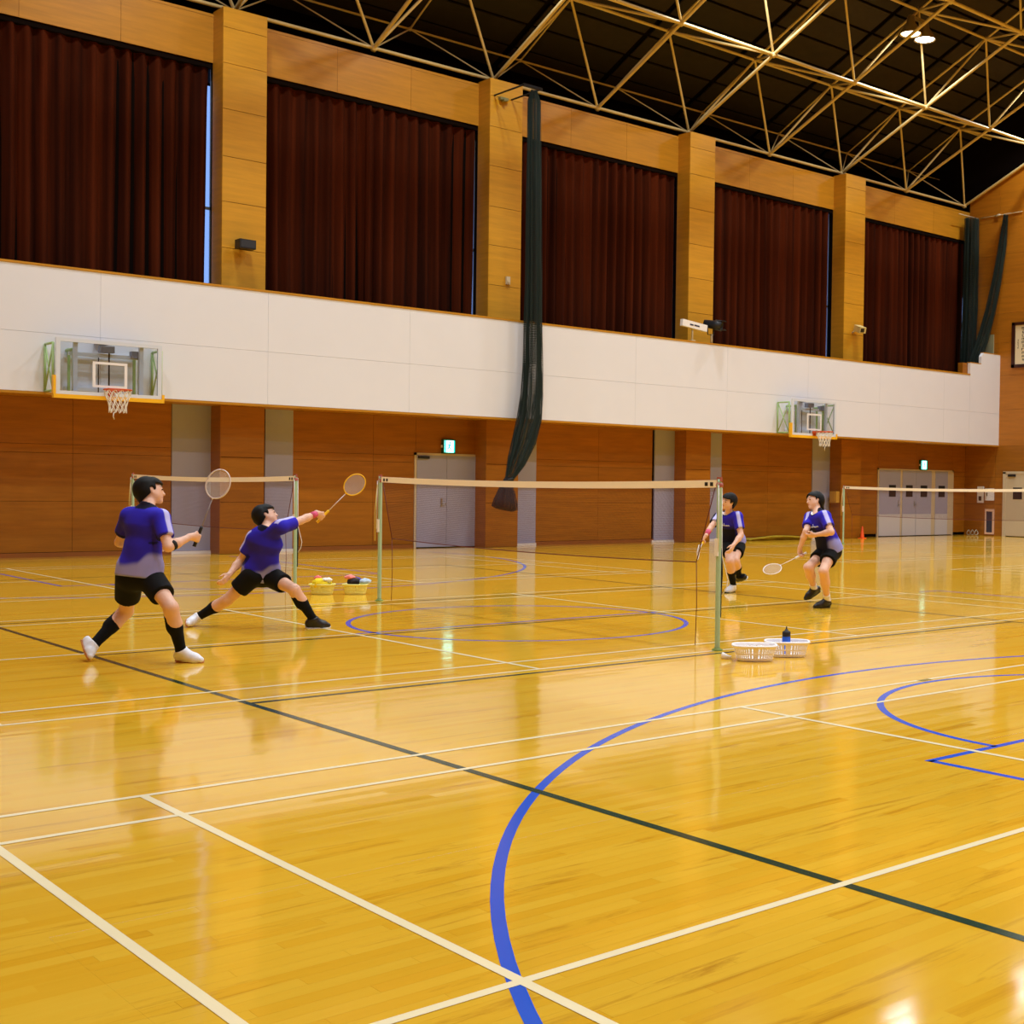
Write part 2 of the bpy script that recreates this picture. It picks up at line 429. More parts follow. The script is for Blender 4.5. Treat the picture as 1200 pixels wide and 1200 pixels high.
for k, x in enumerate(PX):
    xa = x+PWD+.01; xb = (PX[k+1]+.06) if k+1 < len(PX) else XE-.12
    wn = thing('window_%d' % (k+1), None, None, ((xa+xb)/2, YW+.1, 4.1), kind='structure')
    mb = MB()
    for (a, b) in ((xa, xa+.02), (xb-.02, xb), ((xa+xb)/2-.03, (xa+xb)/2+.03)): mb.box(a, b, YW+.215, YW+.25, 4.1, 9.8)
    for z in (4.1, 6.9, 9.74): mb.box(xa, xb, YW+.215, YW+.25, z, z+.06)
    obj('window_frame', mb, M_FRAME, wn)
    for (a, b) in ((xa+.02, (xa+xb)/2-.03), ((xa+xb)/2+.03, xb-.02)):
        obj('pane', MB().box(a, b, YW+.228, YW+.234, 4.16, 9.74), M_GLASS, wn)

# ------------------------------------------------------------------ curtains: one pair of leaves in every bay
def curtain_mat():
    m = bpy.data.materials.new('maroon_curtain_cloth'); m.use_nodes = True; nt = m.node_tree; b = nt.nodes['Principled BSDF']
    b.inputs['Roughness'].default_value = .9
    b.inputs['Specular IOR Level'].default_value = .05
    g = nt.nodes.new('ShaderNodeNewGeometry'); mp = nt.nodes.new('ShaderNodeMapping'); mp.inputs['Scale'].default_value = (2.2, 2.2, .05)
    n = nt.nodes.new('ShaderNodeTexNoise'); n.inputs['Scale'].default_value = 2.0; n.inputs['Detail'].default_value = 3
    nt.links.new(g.outputs['Position'], mp.inputs[0]); nt.links.new(mp.outputs[0], n.inputs['Vector'])
    cr = nt.nodes.new('ShaderNodeValToRGB'); e = cr.color_ramp.elements
    e[0].position = .3; e[0].color = lin(38, 13, 5); e[1].position = .75; e[1].color = lin(86, 34, 12)
    nt.links.new(n.outputs['Fac'], cr.inputs[0]); nt.links.new(cr.outputs[0], b.inputs['Base Color'])
    return m
M_CURT = curtain_mat()
def curtain_leaf(x0, x1, z0, z1, seed, bow=0.0):
    rng = np.random.default_rng(seed); n = int((x1-x0)/.025)
    xs = np.linspace(x0, x1, n); ph = np.cumsum(rng.uniform(.75, 1.25, n))*2*PI*.025/.29
    amp = .075+.025*np.sin(xs*2.1+seed)
    zs = [z0, z0+1.2, (z0+z1)/2, z1-.6, z1]; rows = []
    for j, z in enumerate(zs):
        f = [1.15, 1.05, 1.0, .9, .7][j]
        y = YW+.115+amp*f*np.sin(ph+.25*np.sin(xs*3+j)) + .02*np.sin(xs*1.3+j*.4+seed)
        x = xs + bow*(j/4-1)*((xs-x0)/(x1-x0))
        rows.append(list(zip(x, y, [z]*n)))
    mb = MB(); vs = [p for R in rows for p in R]
    fs = [(j*n+i, j*n+i+1, (j+1)*n+i+1, (j+1)*n+i) for j in range(4) for i in range(n-1)]
    mb.add(vs, fs, True)
    return mb
SPL = {2: 8.06, 3: 14.09, 4: 20.44, 5: 26.79, 6: 33.0}
CL = ['leftmost wide dark maroon curtain pair cut off by the left picture edge', 'second dark maroon curtain pair from the left with a lighter seam in its middle',
      'dark maroon curtain pair right beside the hanging green net', 'fourth dark maroon curtain pair from the left above the white board and spotlight',
      'fifth dark maroon curtain pair nearest the far corner of the hall']
for k in range(2, 7):
    xa = PX[k]+PWD+.005; xb = (PX[k+1]-.055) if k+1 < len(PX) else XE-.30
    t = thing('curtain', CL[k-2], 'curtain', ((xa+xb)/2, YW+.03, 4.3), 'blackout curtains along the upper wall')
    s = SPL[k]
    obj('curtain_leaf', curtain_leaf(xa, s+.05, 4.3, 9.68, k*3), M_CURT, t)
    obj('curtain_leaf', curtain_leaf(s-.02, xb, 4.3, 9.68, k*3+1, .045), M_CURT, t)
    obj('sky_light_blocker', MB().box(xa-.004, xb-.02, YW+.20, YW+.206, 4.12, 9.79), M_DARK, t)  # added unseen sheet, stops sky light leaking around the curtain folds
    obj('curtain_rail', MB().box(xa, xb+.05, YW+.03, YW+.20, 9.68, 9.80), M_DARK, t)

# ------------------------------------------------------------------ gallery: walkway and white parapet of boards
ga = thing('wall_gallery', None, None, (0, YB, 2.95), kind='structure')
obj('walkway_slab', MB().box(X0, XE, YB+.02, YW+.02, 2.95, 3.20), M_WALL, ga)
bx = [8.21-3.15*3+3.147*i for i in range(0, 13)]
bx = [X0]+[b for b in bx if X0+.3 < b < 34.0]+[34.74]
for i in range(len(bx)-1):
    for (a, b) in ((2.97, 4.0), (4.0, 5.16)):
        obj('board', MB().box(bx[i]+.002, bx[i+1]-.002, YB, YB+.10, a+.002, b-.002), M_BAND, ga)
obj('board', MB().box(34.742, XE, YB, YB+.10, 2.972, 3.998), M_BAND, ga)
obj('board', MB().prism([(34.742, 4.002), (XE, 4.002), (XE, 5.92), (35.45, 5.92), (35.34, 5.80), (35.34, 5.55), (34.742, 5.55)], YB, YB+.10), M_BAND, ga)
mb = MB().box(X0, 34.74, YB-.012, YB+.13, 5.16, 5.20)
obj('wooden_cap', mb, M_WALL, ga)
obj('wooden_cap', MB().box(34.735, 35.33, YB-.005, YB+.12, 5.55, 5.575), M_WALL, ga)
obj('wooden_cap', MB().box(35.45, XE, YB-.005, YB+.12, 5.92, 5.945), M_WALL, ga)
obj('lower_edge', MB().box(X0, XE, YB-.008, YB+.12, 2.925, 2.968), M_WALL, ga)
obj('inner_end', MB().box(34.50, 34.735, YB+.12, YB+.3, 4.1, 5.55), M_LOW, ga)
obj('parapet_core', MB().box(X0, 34.74, YB+.10, YB+.14, 3.2, 5.15).box(34.74, XE, YB+.10, YB+.14, 3.2, 5.5), M_LOW, ga)

# ------------------------------------------------------------------ end wall
we = thing('wall_right', None, None, (XE, 12, 0), kind='structure')
zr = lambda y: 11.0+RS*(26.0-RY-abs(y-RY))
def yz_prism(poly, x0, x1):
    mb = MB(); n = len(poly)
    mb.add([(x0, y, z) for y, z in poly]+[(x1, y, z) for y, z in poly],
           [tuple(range(n)), tuple(range(2*n-1, n-1, -1))]+[(i, i+n, (i+1) % n+n, (i+1) % n) for i in range(n)])
    return mb
obj('wall_core', yz_prism([(Y0, 0), (26.1, 0), (26.1, zr(26.1)), (RY, zr(RY)), (Y0, zr(Y0))], XE+.02, XE+.25), M_DARK, we)
ys = [YW, 24.66]+[24.66-1.83*i for i in range(1, 18)]+[Y0]
zs = [0.0, 1.035, 1.93, 2.95, 4.14, 5.25, 6.32, 7.28, 8.24, 9.2, 10.3]
for i in range(len(ys)-1):
    a, b = ys[i+1], ys[i]
    if b-a < .05: continue
    dy = (22.35, 24.33)
    for j in range(len(zs)-1):
        za, zb = zs[j], zs[j+1]
        if zb < 2.2 and a >= dy[0]-.6 and a < dy[1]: 
            # the panel beside the door keeps only what the door leaves
            if b > dy[1]: obj('panel', MB().box(XE, XE+.02, dy[1]+.02, b-.003, za+.003, zb-.003), M_LOW, we)
            continue
        obj('panel', MB().box(XE, XE+.02, a+.003, b-.003, za+.003, zb-.003), M_LOW if za < 2 else M_END_SHADE, we)
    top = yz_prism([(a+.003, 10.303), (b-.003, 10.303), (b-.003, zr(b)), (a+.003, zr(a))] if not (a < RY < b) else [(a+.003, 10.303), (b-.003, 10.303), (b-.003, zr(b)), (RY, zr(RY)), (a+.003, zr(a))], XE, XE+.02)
    obj('panel', top, M_END_SHADE, we)
obj('panel', MB().box(XE, XE+.02, 20.4, 22.33, 0.003, 2.1), M_LOW, we)
obj('gable_board', yz_prism([(Y0-1, 8), (29, 8), (29, 12.2), (RY, RZ+.6), (Y0-1, 12.2)], XE+.26, XE+.35), M_DARK, we)
# walls behind the camera
obj('wall_rear', MB().box(X0, XE, Y0-.2, Y0, 0, 13.5), M_WALL, kind='structure')
obj('wall_front', yz_prism([(Y0, 0), (26.1, 0), (26.1, 11.5), (RY, 19), (Y0, 11.5)], X0-.2, X0), M_WALL, kind='structure')

# ------------------------------------------------------------------ roof deck
ce = thing('ceiling', None, None, (12, RY, RZ), kind='structure')
nrm = Vector((0, RS, 1)).normalized()
def deck_z(y): return 13.55+RS*(25.1-y) if y > RY else 13.55+RS*(25.1-(2*RY-y))
zr0 = deck_z(RY)
mb = MB()
mb.add([(X0-.5, RY, zr0+.12), (XE+.3, RY, zr0+.12), (XE+.3, 29.5, deck_z(29.5)+.12), (X0-.5, 29.5, deck_z(29.5)+.12)], [(0,1,2,3)])
mb.add([(X0-.5, RY, zr0+.12), (XE+.3, RY, zr0+.12), (XE+.3, Y0-1, deck_z(Y0-1)+.12), (X0-.5, Y0-1, deck_z(Y0-1)+.12)], [(3,2,1,0)])
mb.box(X0-.5, XE+.3, 28.6, 28.8, 10.2, 13.0)
mb.box(X0-.5, XE+.3, YW+.25, 28.8, 10.2, 10.4)
obj('roof_sheathing', mb, M_DARK, ce)
sx = 3.13; x_start = 11.25-sx/2
du = Vector((0, 1, -RS)).normalized()
for i in range(0, 9):
    xa = x_start+sx*i; xb = min(xa+sx, XE+.2)
    if xb-xa < .2: continue
    for j in range(24):
        y = 28.3-j*.78
        if y < RY+.4: break
        c = Vector(((xa+xb)/2, y-.36, deck_z(y-.36)+.04))
        if i < 3 and y < 19: continue
        obj('roof_board', MB().obox(c, (1,0,0), du, nrm, (xb-xa)/2-.09, .385, .02), M_DECK, ce)

# ------------------------------------------------------------------ space-frame roof truss
tr = thing('roof_truss', None, None, (23, 22, 11), kind='structure')
XN = lambda k: 11.25+3.13*k
def lo(k, j): return Vector((XN(k), 26.0-3.1*j, 10.98+1.36*j))
def hi(k, j): return Vector((XN(k)+1.565, 25.1-3.1*j, 13.07+1.36*j)) if j >= 0 else Vector((XN(k)+1.565, 27.15, 12.06))
unit = MB().tube([(0,0,-.5), (0,0,.5)], 1.0, 8).mesh('bar'); unit.materials.append(M_TRUSS)
ballm = MB().sphere((0,0,0), 1.0, 8, 6).mesh('node_ball'); ballm.materials.append(M_TRUSS)
def bar(a, b, r, name='bar'):
    d = b-a; o = bpy.data.objects.new(name, unit); COL.objects.link(o); o.parent = tr
    q = Vector((0,0,1)).rotation_difference(d)
    o.rotation_mode = 'QUATERNION'; o.rotation_quaternion = q
    o.location = (a+b)/2-wloc(tr); o.scale = (r, r, d.length)
def ball(p, r):
    o = bpy.data.objects.new('node_ball', ballm); COL.objects.link(o); o.parent = tr; o.location = p-wloc(tr); o.scale = (r, r, r)
def inx(p): return p.x < XE+.05
K0, K1 = -2, 8
for j in range(4):
    for k in range(K0, K1+1):
        if not inx(lo(k, j)): continue
        if j >= 2 and k < 2: continue
        if j == 3 and k < 5: continue
        ball(lo(k, j), .085)
        if k < K1: bar(lo(k, j), lo(k+1, j), .048 if j else .042, 'lower_chord')
        if j < 3 and not (j == 2 and k < 5): bar(lo(k, j), lo(k, j+1), .043, 'rafter_chord')
for j in range(-1, 3):
    for k in range(K0, K1):
        if j >= 1 and k < 2: continue
        if j == 2 and k < 5: continue
        h = hi(k, j)
        ball(h, .07 if j >= 0 else .05)
        r = .040 if j >= 0 else .027
        if k < K1-1: bar(h, hi(k+1, j), r, 'upper_chord')
        bar(h, hi(k, j+1), .034 if j >= 0 else .022, 'rafter_chord')
        if j >= 0:
            for kk in (k, k+1):
                for jj in (j, j+1): bar(h, lo(kk, jj), .033, 'brace')
        else:
            for kk in (k, k+1): bar(h, lo(kk, 0), .018, 'brace')
bar(hi(7, -1), lo(8, 0), .014, 'brace'); bar(hi(7, -1), hi(7, -1)+Vector((1.7, 0, 0)), .014, 'upper_chord')
bar(hi(7, 0), hi(7, 0)+Vector((1.7, 0, 0)), .045, 'upper_chord')

# ------------------------------------------------------------------ high-bay lamps
M_SHADE = pm('grey_lamp_housing', lin(160, 140, 100), 0.4, 0.3)
E_W = pm('warm_lamp_glass', (1,1,1,1), 0.4, emit=((1.0, .82, .5, 1), 9.0))
E_C = pm('white_lamp_glass', (1,1,1,1), 0.4, emit=((.95, .98, 1.0, 1), 14.0))
def lamp_head(root, c, mat):
    hd = obj('lamp_shade', MB().lathe([(.05, .46), (.10, .44), (.12, .28), (.17, .22), (.285, .02), (.30, -.02), (.29, -.02), (.265, .02), (.14, .18)], c, 20), M_SHADE, root)
    obj('lamp_glass', MB().lathe([(.001, -.012), (.14, -.012), (.245, .0), (.255, .012)], c, 20), mat, hd)
LX = [28.44-6.26*i for i in range(-1, 5)]; LY = [22.0, 15.8, 9.3, 2.8, -3.4]
first = None
for iy, y in enumerate(LY):
    for ix, x in enumerate(LX):
        hz = 14.52+RS*(22-y) if y > RY else 14.43+RS*(22-(2*RY-y))
        z = 13.72; hz = min(hz, 14.52)
        seen = (abs(x-28.44) < .1 and iy == 0)
        if seen:
            t = thing('ceiling_lamp', 'twin high-bay lamp with two lit bell shades hanging under the roof truss', 'lamp', (x, y, hz))
            obj('stem', MB().tube([(x, y, hz), (x, y, z+.42)], .02, 8), M_SHADE, t)
            obj('mounting_bar', MB().box(x-.36, x+.36, y-.04, y+.04, z+.42, z+.50), M_SHADE, t)
            lamp_head(t, (x-.31, y, z), E_W); lamp_head(t, (x+.31, y, z), E_C)
        for s, c in ((-.31, LAMP_WARM), (.31, LAMP_COOL)):
            L = bpy.data.lights.new('lamp_light', 'AREA'); L.shape = 'DISK'; L.size = .40; L.energy = LAMP_W; L.color = c
            L.spread = math.radians(144)
            lo_ = bpy.data.objects.new('lamp_light', L); COL.objects.link(lo_); lo_.location = (x+s, y, z-.03)
# ------------------------------------------------------------------ doors
def leaf_door(root, x0, x1, z1, win=True, handle=None, mat=M_GREY, plate=True):
    d = obj('door_leaf', MB().box(x0+.004, x1-.004, YW-.035, YW+.0, .02, z1), mat, root)
    if plate: obj('kick_plate', MB().box(x0+.01, x1-.01, YW-.04, YW-.034, .02, .70), M_KICK, d)
    if win:
        xm = (x0+x1)/2+(.12 if win == 2 else 0)
        obj('door_window', MB().box(xm-.17, xm+.17, YW-.042, YW-.034, 1.25, 1.62), M_BLACK, d)
    if handle: obj('door_handle', MB().tube([(handle, YW-.035, 1.0), (handle, YW-.09, 1.0), (handle+.10, YW-.09, 1.0)], .012, 6).box(handle-.02, handle+.02, YW-.045, YW-.034, .93, 1.13), M_STEEL, d)
d1 = thing('door_1', None, None, (16.24, YW, 0), kind='structure')
obj('door_frame', MB().box(15.40, 15.455, YW-.03, YW+.02, 0, 2.15).box(17.025, 17.08, YW-.03, YW+.02, 0, 2.15).box(15.40, 17.08, YW-.03, YW+.02, 2.10, 2.15), M_CREAM, d1)
leaf_door(d1, 15.455, 16.24, 2.10, False, plate=False); leaf_door(d1, 16.24, 17.025, 2.10, False, 16.10, plate=False)
obj('door_closer', MB().box(15.48, 15.75, YW-.09, YW-.034, 2.02, 2.08), M_BLACK, d1)
obj('threshold', MB().box(15.46, 17.03, YW-.036, YW-.02, 0, .02), M_DARK, d1)
d2 = thing('door_2', None, None, (33.75, YW, 0), kind='structure')
obj('door_frame', MB().box(31.78, 31.84, YW-.03, YW+.02, 0, 2.13).box(35.66, 35.72, YW-.03, YW+.02, 0, 2.13).box(31.78, 35.72, YW-.03, YW+.02, 2.09, 2.13), M_CREAM, d2)
for (a, b, w, h) in ((31.84, 32.90, 2, 32.80), (33.00, 33.70, 1, None), (33.70, 34.52, 1, 33.62), (34.72, 35.40, 1, None)):
    leaf_door(d2, a, b, 2.09, w, h)
for (a, b) in ((32.90, 33.00), (34.52, 34.72), (35.40, 35.66)): obj('mullion', MB().box(a, b, YW-.03, YW+.02, .02, 2.09), M_CREAM, d2)
d3 = thing('door_3', None, None, (XE, 23.4, 0), kind='structure')
XD = XE-.05
obj('door_frame', MB().box(XD, XE+.02, 24.22, 24.33, 0, 2.10).box(XD, XE+.02, 22.35, 22.43, 0, 2.10).box(XD, XE+.02, 22.35, 24.33, 2.04, 2.12), M_CREAM, d3)
for (a, b) in ((22.44, 23.32), (23.33, 24.22)):
    d = obj('door_leaf', MB().box(XE-.03, XE+.01, a, b, .02, 2.04), M_CREAM, d3)
    obj('door_window', MB().box(XE-.036, XE-.028, (a+b)/2-.17, (a+b)/2+.17, 1.22, 1.60), M_BLACK, d)
    obj('kick_plate', MB().box(XE-.034, XE-.028, a+.02, b-.02, .03, .62), M_CREAM, d)
obj('door_closer', MB().box(XE-.09, XE-.03, 23.85, 24.12, 1.95, 2.02), M_BLACK, d3)
d4 = thing('door_4', None, None, (XE, 25.1, 4.2), kind='structure')
obj('door_leaf', MB().box(XE-.03, XE+.01, 24.80, 25.45, 3.2, 6.62), pm('pale_green_grey_steel', lin(170, 168, 130), .5), d4)
# daylight gap: the reveal of the opening beside the steel leaf is the wall itself

# ------------------------------------------------------------------ small fittings on the walls
def exit_sign(x, z, label):
    w, h = .27, .27
    t = thing('exit_sign', label, 'sign', (x, YW-.02, z))
    obj('housing', MB().box(x-w/2-.03, x+w/2+.03, YW-.085, YW, z-h/2-.03, z+h/2+.03), pm('dark_green_housing', lin(20, 90, 70), .5), t)
    f = obj('lit_panel', MB().box(x-w/2, x+w/2, YW-.092, YW-.084, z-h/2, z+h/2), pm('lit_white_panel', (.8, 1, .95, 1), .4, emit=((.28, 1.0, .88, 1), 4.2)), t)
    g = pm('lit_green_pictogram', (0, .5, .35, 1), .4, emit=((.02, .75, .55, 1), 1.6)); y = YW-.096
    mb = MB()                                                    # running figure leaving through a doorway
    mb.box(x-w/2, x-w/2+.035, y, y+.004, z-h/2, z+h/2).box(x+w/2-.03, x+w/2, y, y+.004, z-h/2, z+h/2)
    mb.lathe([(.001, 0), (.020, 0), (.020, .004), (.001, .004)], (x+.01, y+.004, z+.085), 10, (0, -1, 0))
    for (a, b, r) in (((.005, .055), (-.02, -.02), .017), ((0, .045), (-.055, .03), .008), ((0, .045), (.04, .01), .008), ((-.02, -.02), (.03, -.05), .010), ((.03, -.05), (.02, -.10), .009), ((-.02, -.02), (-.045, -.055), .010), ((-.045, -.055), (-.085, -.06), .009)):
        d = Vector((b[0]-a[0], 0, b[1]-a[1])).normalized(); s = Vector((-d.z, 0, d.x))*r
        A = Vector((x+a[0], y, z+a[1])); B = Vector((x+b[0], y, z+b[1])); mb.add([A+s, A-s, B-s, B+s], [(0, 1, 2, 3)])
    obj('pictogram', mb, g, f)
    obj('lamp_lug', MB().box(x-w/2-.06, x-w/2-.03, YW-.06, YW-.03, z-.03, z+.03), M_WHITE, t)
exit_sign(16.27, 2.315, 'lit green exit sign above the grey double door between the pillars')
exit_sign(34.04, 2.28, 'lit green exit sign above the row of folding doors at the far corner')

t = thing('wall_speaker', 'small black box speaker mounted on the leftmost bright wooden pillar', 'speaker', (11.15, PY, 6.1))
obj('cabinet', MB().box(10.98, 11.31, PY-.34, PY-.10, 6.05, 6.23), M_BLACK, t)
obj('grille', MB().box(11.0, 11.29, PY-.347, PY-.339, 6.07, 6.21), pm('dark_grille', lin(44, 44, 50), .8), t)
obj('bracket', MB().box(11.10, 11.19, PY-.10, PY, 6.08, 6.2), M_BLACK, t)
t = thing('security_camera', 'cream box camera on a bracket on the pillar nearest the far corner', 'camera', (29.9, PY, 6.2))
dv = Vector((-.35, -.9, -.30)).normalized(); sd = Vector((.93, -.36, 0)).normalized(); uv = sd.cross(dv)
cc = Vector((29.95, PY-.26, 6.22))
obj('housing', MB().obox(cc, sd, dv, uv, .10, .20, .09), pm('cream_plastic', lin(214, 196, 130), .5), t)
obj('lens', MB().obox(cc+dv*.205-sd*.02, sd, dv, uv, .055, .01, .055), M_BLACK, t)
obj('bracket', MB().tube([cc-dv*.1, (29.9, PY, 6.12)], .025, 6), M_CREAM, t)
tag(obj('wall_sensor', MB().box(17.49, 17.59, PY-.05, PY, 6.12, 6.30).box(17.51, 17.57, PY-.07, PY-.05, 6.16, 6.2), M_CREAM), 'small cream sensor box low on the second bright pillar from the left', 'sensor')
tag(obj('pillar_lamp', MB().box(17.23, 17.45, PY-.10, PY, 10.33, 10.39).box(17.30, 17.36, PY-.14, PY-.02, 10.30, 10.34), pm('dull_green_metal', lin(120, 116, 70), .5)), 'tiny greenish fitting at the very top of the second pillar', 'fitting')
t = thing('white_sign_board', 'white projector-like board on a short stand on the gallery parapet', 'board', (22.72, YB+.06, 5.2))
bd = Vector((.995, 0, -.10)).normalized()
bo = obj('board_face', MB().obox((22.74, YB+.03, 5.60), bd, (0,1,0), bd.cross(Vector((0,1,0))), .43, .05, .085), M_WHITE, t)
pieces('lettering', MB().obox((22.62, YB-.022, 5.605), bd, (0,1,0), bd.cross(Vector((0,1,0))), .06, .003, .018).obox((22.80, YB-.022, 5.592), bd, (0,1,0), bd.cross(Vector((0,1,0))), .09, .003, .018), pm('navy_print', lin(30, 34, 70), .6), bo)
obj('stand', MB().tube([(22.72, YB+.06, 5.2), (22.72, YB+.06, 5.53)], .022, 8).box(22.66, 22.78, YB+.0, YB+.12, 5.2, 5.225), M_CREAM, t)
t = thing('stage_spotlight', 'black stage spotlight clamped to the gallery parapet beside the white board', 'spotlight', (23.38, YB+.06, 5.2))
obj('lamp_body', MB().lathe([(.02, -.24), (.10, -.22), (.115, .05), (.14, .08), (.14, .26), (.12, .26), (.10, .10)], (23.36, YB-.0, 5.68), 16, (.55, -.8, -.15)), M_BLACK, t)
pieces('barn_door', MB().obox((23.52, YB-.2, 5.76), (.8, .55, 0), (0,0,1), (.55, -.8, 0), .13, .006, .10).obox((23.52, YB-.2, 5.54), (.8, .55, 0), (0,0,1), (.55, -.8, 0), .13, .006, .10), M_BLACK, t)
obj('yoke', MB().tube([(23.24, YB+.05, 5.68), (23.25, YB+.05, 5.42), (23.46, YB+.05, 5.42), (23.48, YB+.05, 5.68)], .015, 6), M_BLACK, t)
obj('post', MB().tube([(23.40, YB+.06, 5.2), (23.40, YB+.06, 5.44)], .03, 8), M_CREAM, t)
tag(obj('yellow_switch_box', MB().box(29.36, 29.515, PY+.05, PY+.30, 1.06, 1.40).box(29.345, 29.361, PY+.09, PY+.26, 1.12, 1.34), pm('dull_yellow_plate', lin(196, 150, 60), .5)), 'dull yellow plate on the side of the last pillar beside the steel leaf', 'switch box')
tag(obj('switch_plate', MB().box(17.16, 17.26, YW-.03, YW, 1.06, 1.38).box(17.19, 17.23, YW-.036, YW-.029, 1.14, 1.30), M_CREAM), 'narrow cream switch plate right of the grey double door', 'switch')
t = thing('alarm_box', 'narrow pale alarm box with a dark window low on the end wall near the corner', 'alarm', (XE, 25.2, 1.3))
obj('box', MB().box(XE-.06, XE, 25.08, 25.31, 1.08, 1.62), M_WHITE, t); obj('window', MB().box(XE-.066, XE-.058, 25.14, 25.25, 1.15, 1.30), pm('dark_brown_plate', lin(70, 40, 30), .5), t)
t = thing('notice_box', 'white square notice box on the end wall beside the cream door', 'notice', (XE, 24.85, 1.3))
obj('box', MB().box(XE-.05, XE, 24.68, 25.01, 1.16, 1.56), M_WHITE, t); obj('mark', MB().box(XE-.056, XE-.049, 24.92, 24.95, 1.30, 1.42), M_BLACK, t)
t = thing('extinguisher_niche', 'tall pale-framed wall niche with a dark glass door on the end wall', 'cabinet', (XE, 24.84, .45))
obj('frame', MB().box(XE-.04, XE, 24.66, 24.72, .05, .88).box(XE-.04, XE, 24.96, 25.01, .05, .88).box(XE-.04, XE, 24.72, 24.96, .05, .11).box(XE-.04, XE, 24.72, 24.96, .80, .88), pm('pale_pink_frame', lin(226, 186, 160), .5), t)
obj('glass_door', MB().box(XE-.02, XE-.005, 24.72, 24.96, .11, .80), pm('dark_smoked_glass', lin(58, 54, 70), .12), t)
t = thing('framed_calligraphy', 'framed sheet of vertical brush writing in a dark frame high on end wall', 'picture', (XE, 23.4, 6.2))
fy0_, fy1_ = 22.72, 24.09
obj('sheet', MB().box(XE-.03, XE-.012, fy0_+.1, fy1_-.1, 5.58, 6.86), pm('cream_paper', lin(232, 214, 176), .7), t)
obj('frame', MB().box(XE-.07, XE, fy0_, fy0_+.12, 5.48, 6.94).box(XE-.07, XE, fy1_-.12, fy1_, 5.48, 6.94).box(XE-.07, XE, fy0_, fy1_, 5.48, 5.58).box(XE-.07, XE, fy0_, fy1_, 6.85, 6.94), pm('dark_brown_frame', lin(58, 24, 14), .4), t)
rng = random.Random(5); mb = MB()
def glyph(y, z, s):
    for q in range(5):
        a = rng.uniform(-.5, .5)*s; b = rng.uniform(-.5, .5)*s
        if q % 2: mb.box(XE-.034, XE-.029, y-s*.45, y+s*.45*rng.uniform(.3, 1), z+b, z+b+s*.13)
        else: mb.box(XE-.034, XE-.029, y+a, y+a+s*.13, z-s*.45, z+s*.45*rng.uniform(.3, 1))
for i in range(5): glyph(23.86, 6.36-.06*i, .045)
for c in range(5):
    for i in range(10 if c < 4 else 8): glyph(23.68-.19*c, 6.74-.112*i, .09)
obj('brush_writing', mb, pm('black_ink', lin(26, 22, 20), .7), t, kind='stuff')

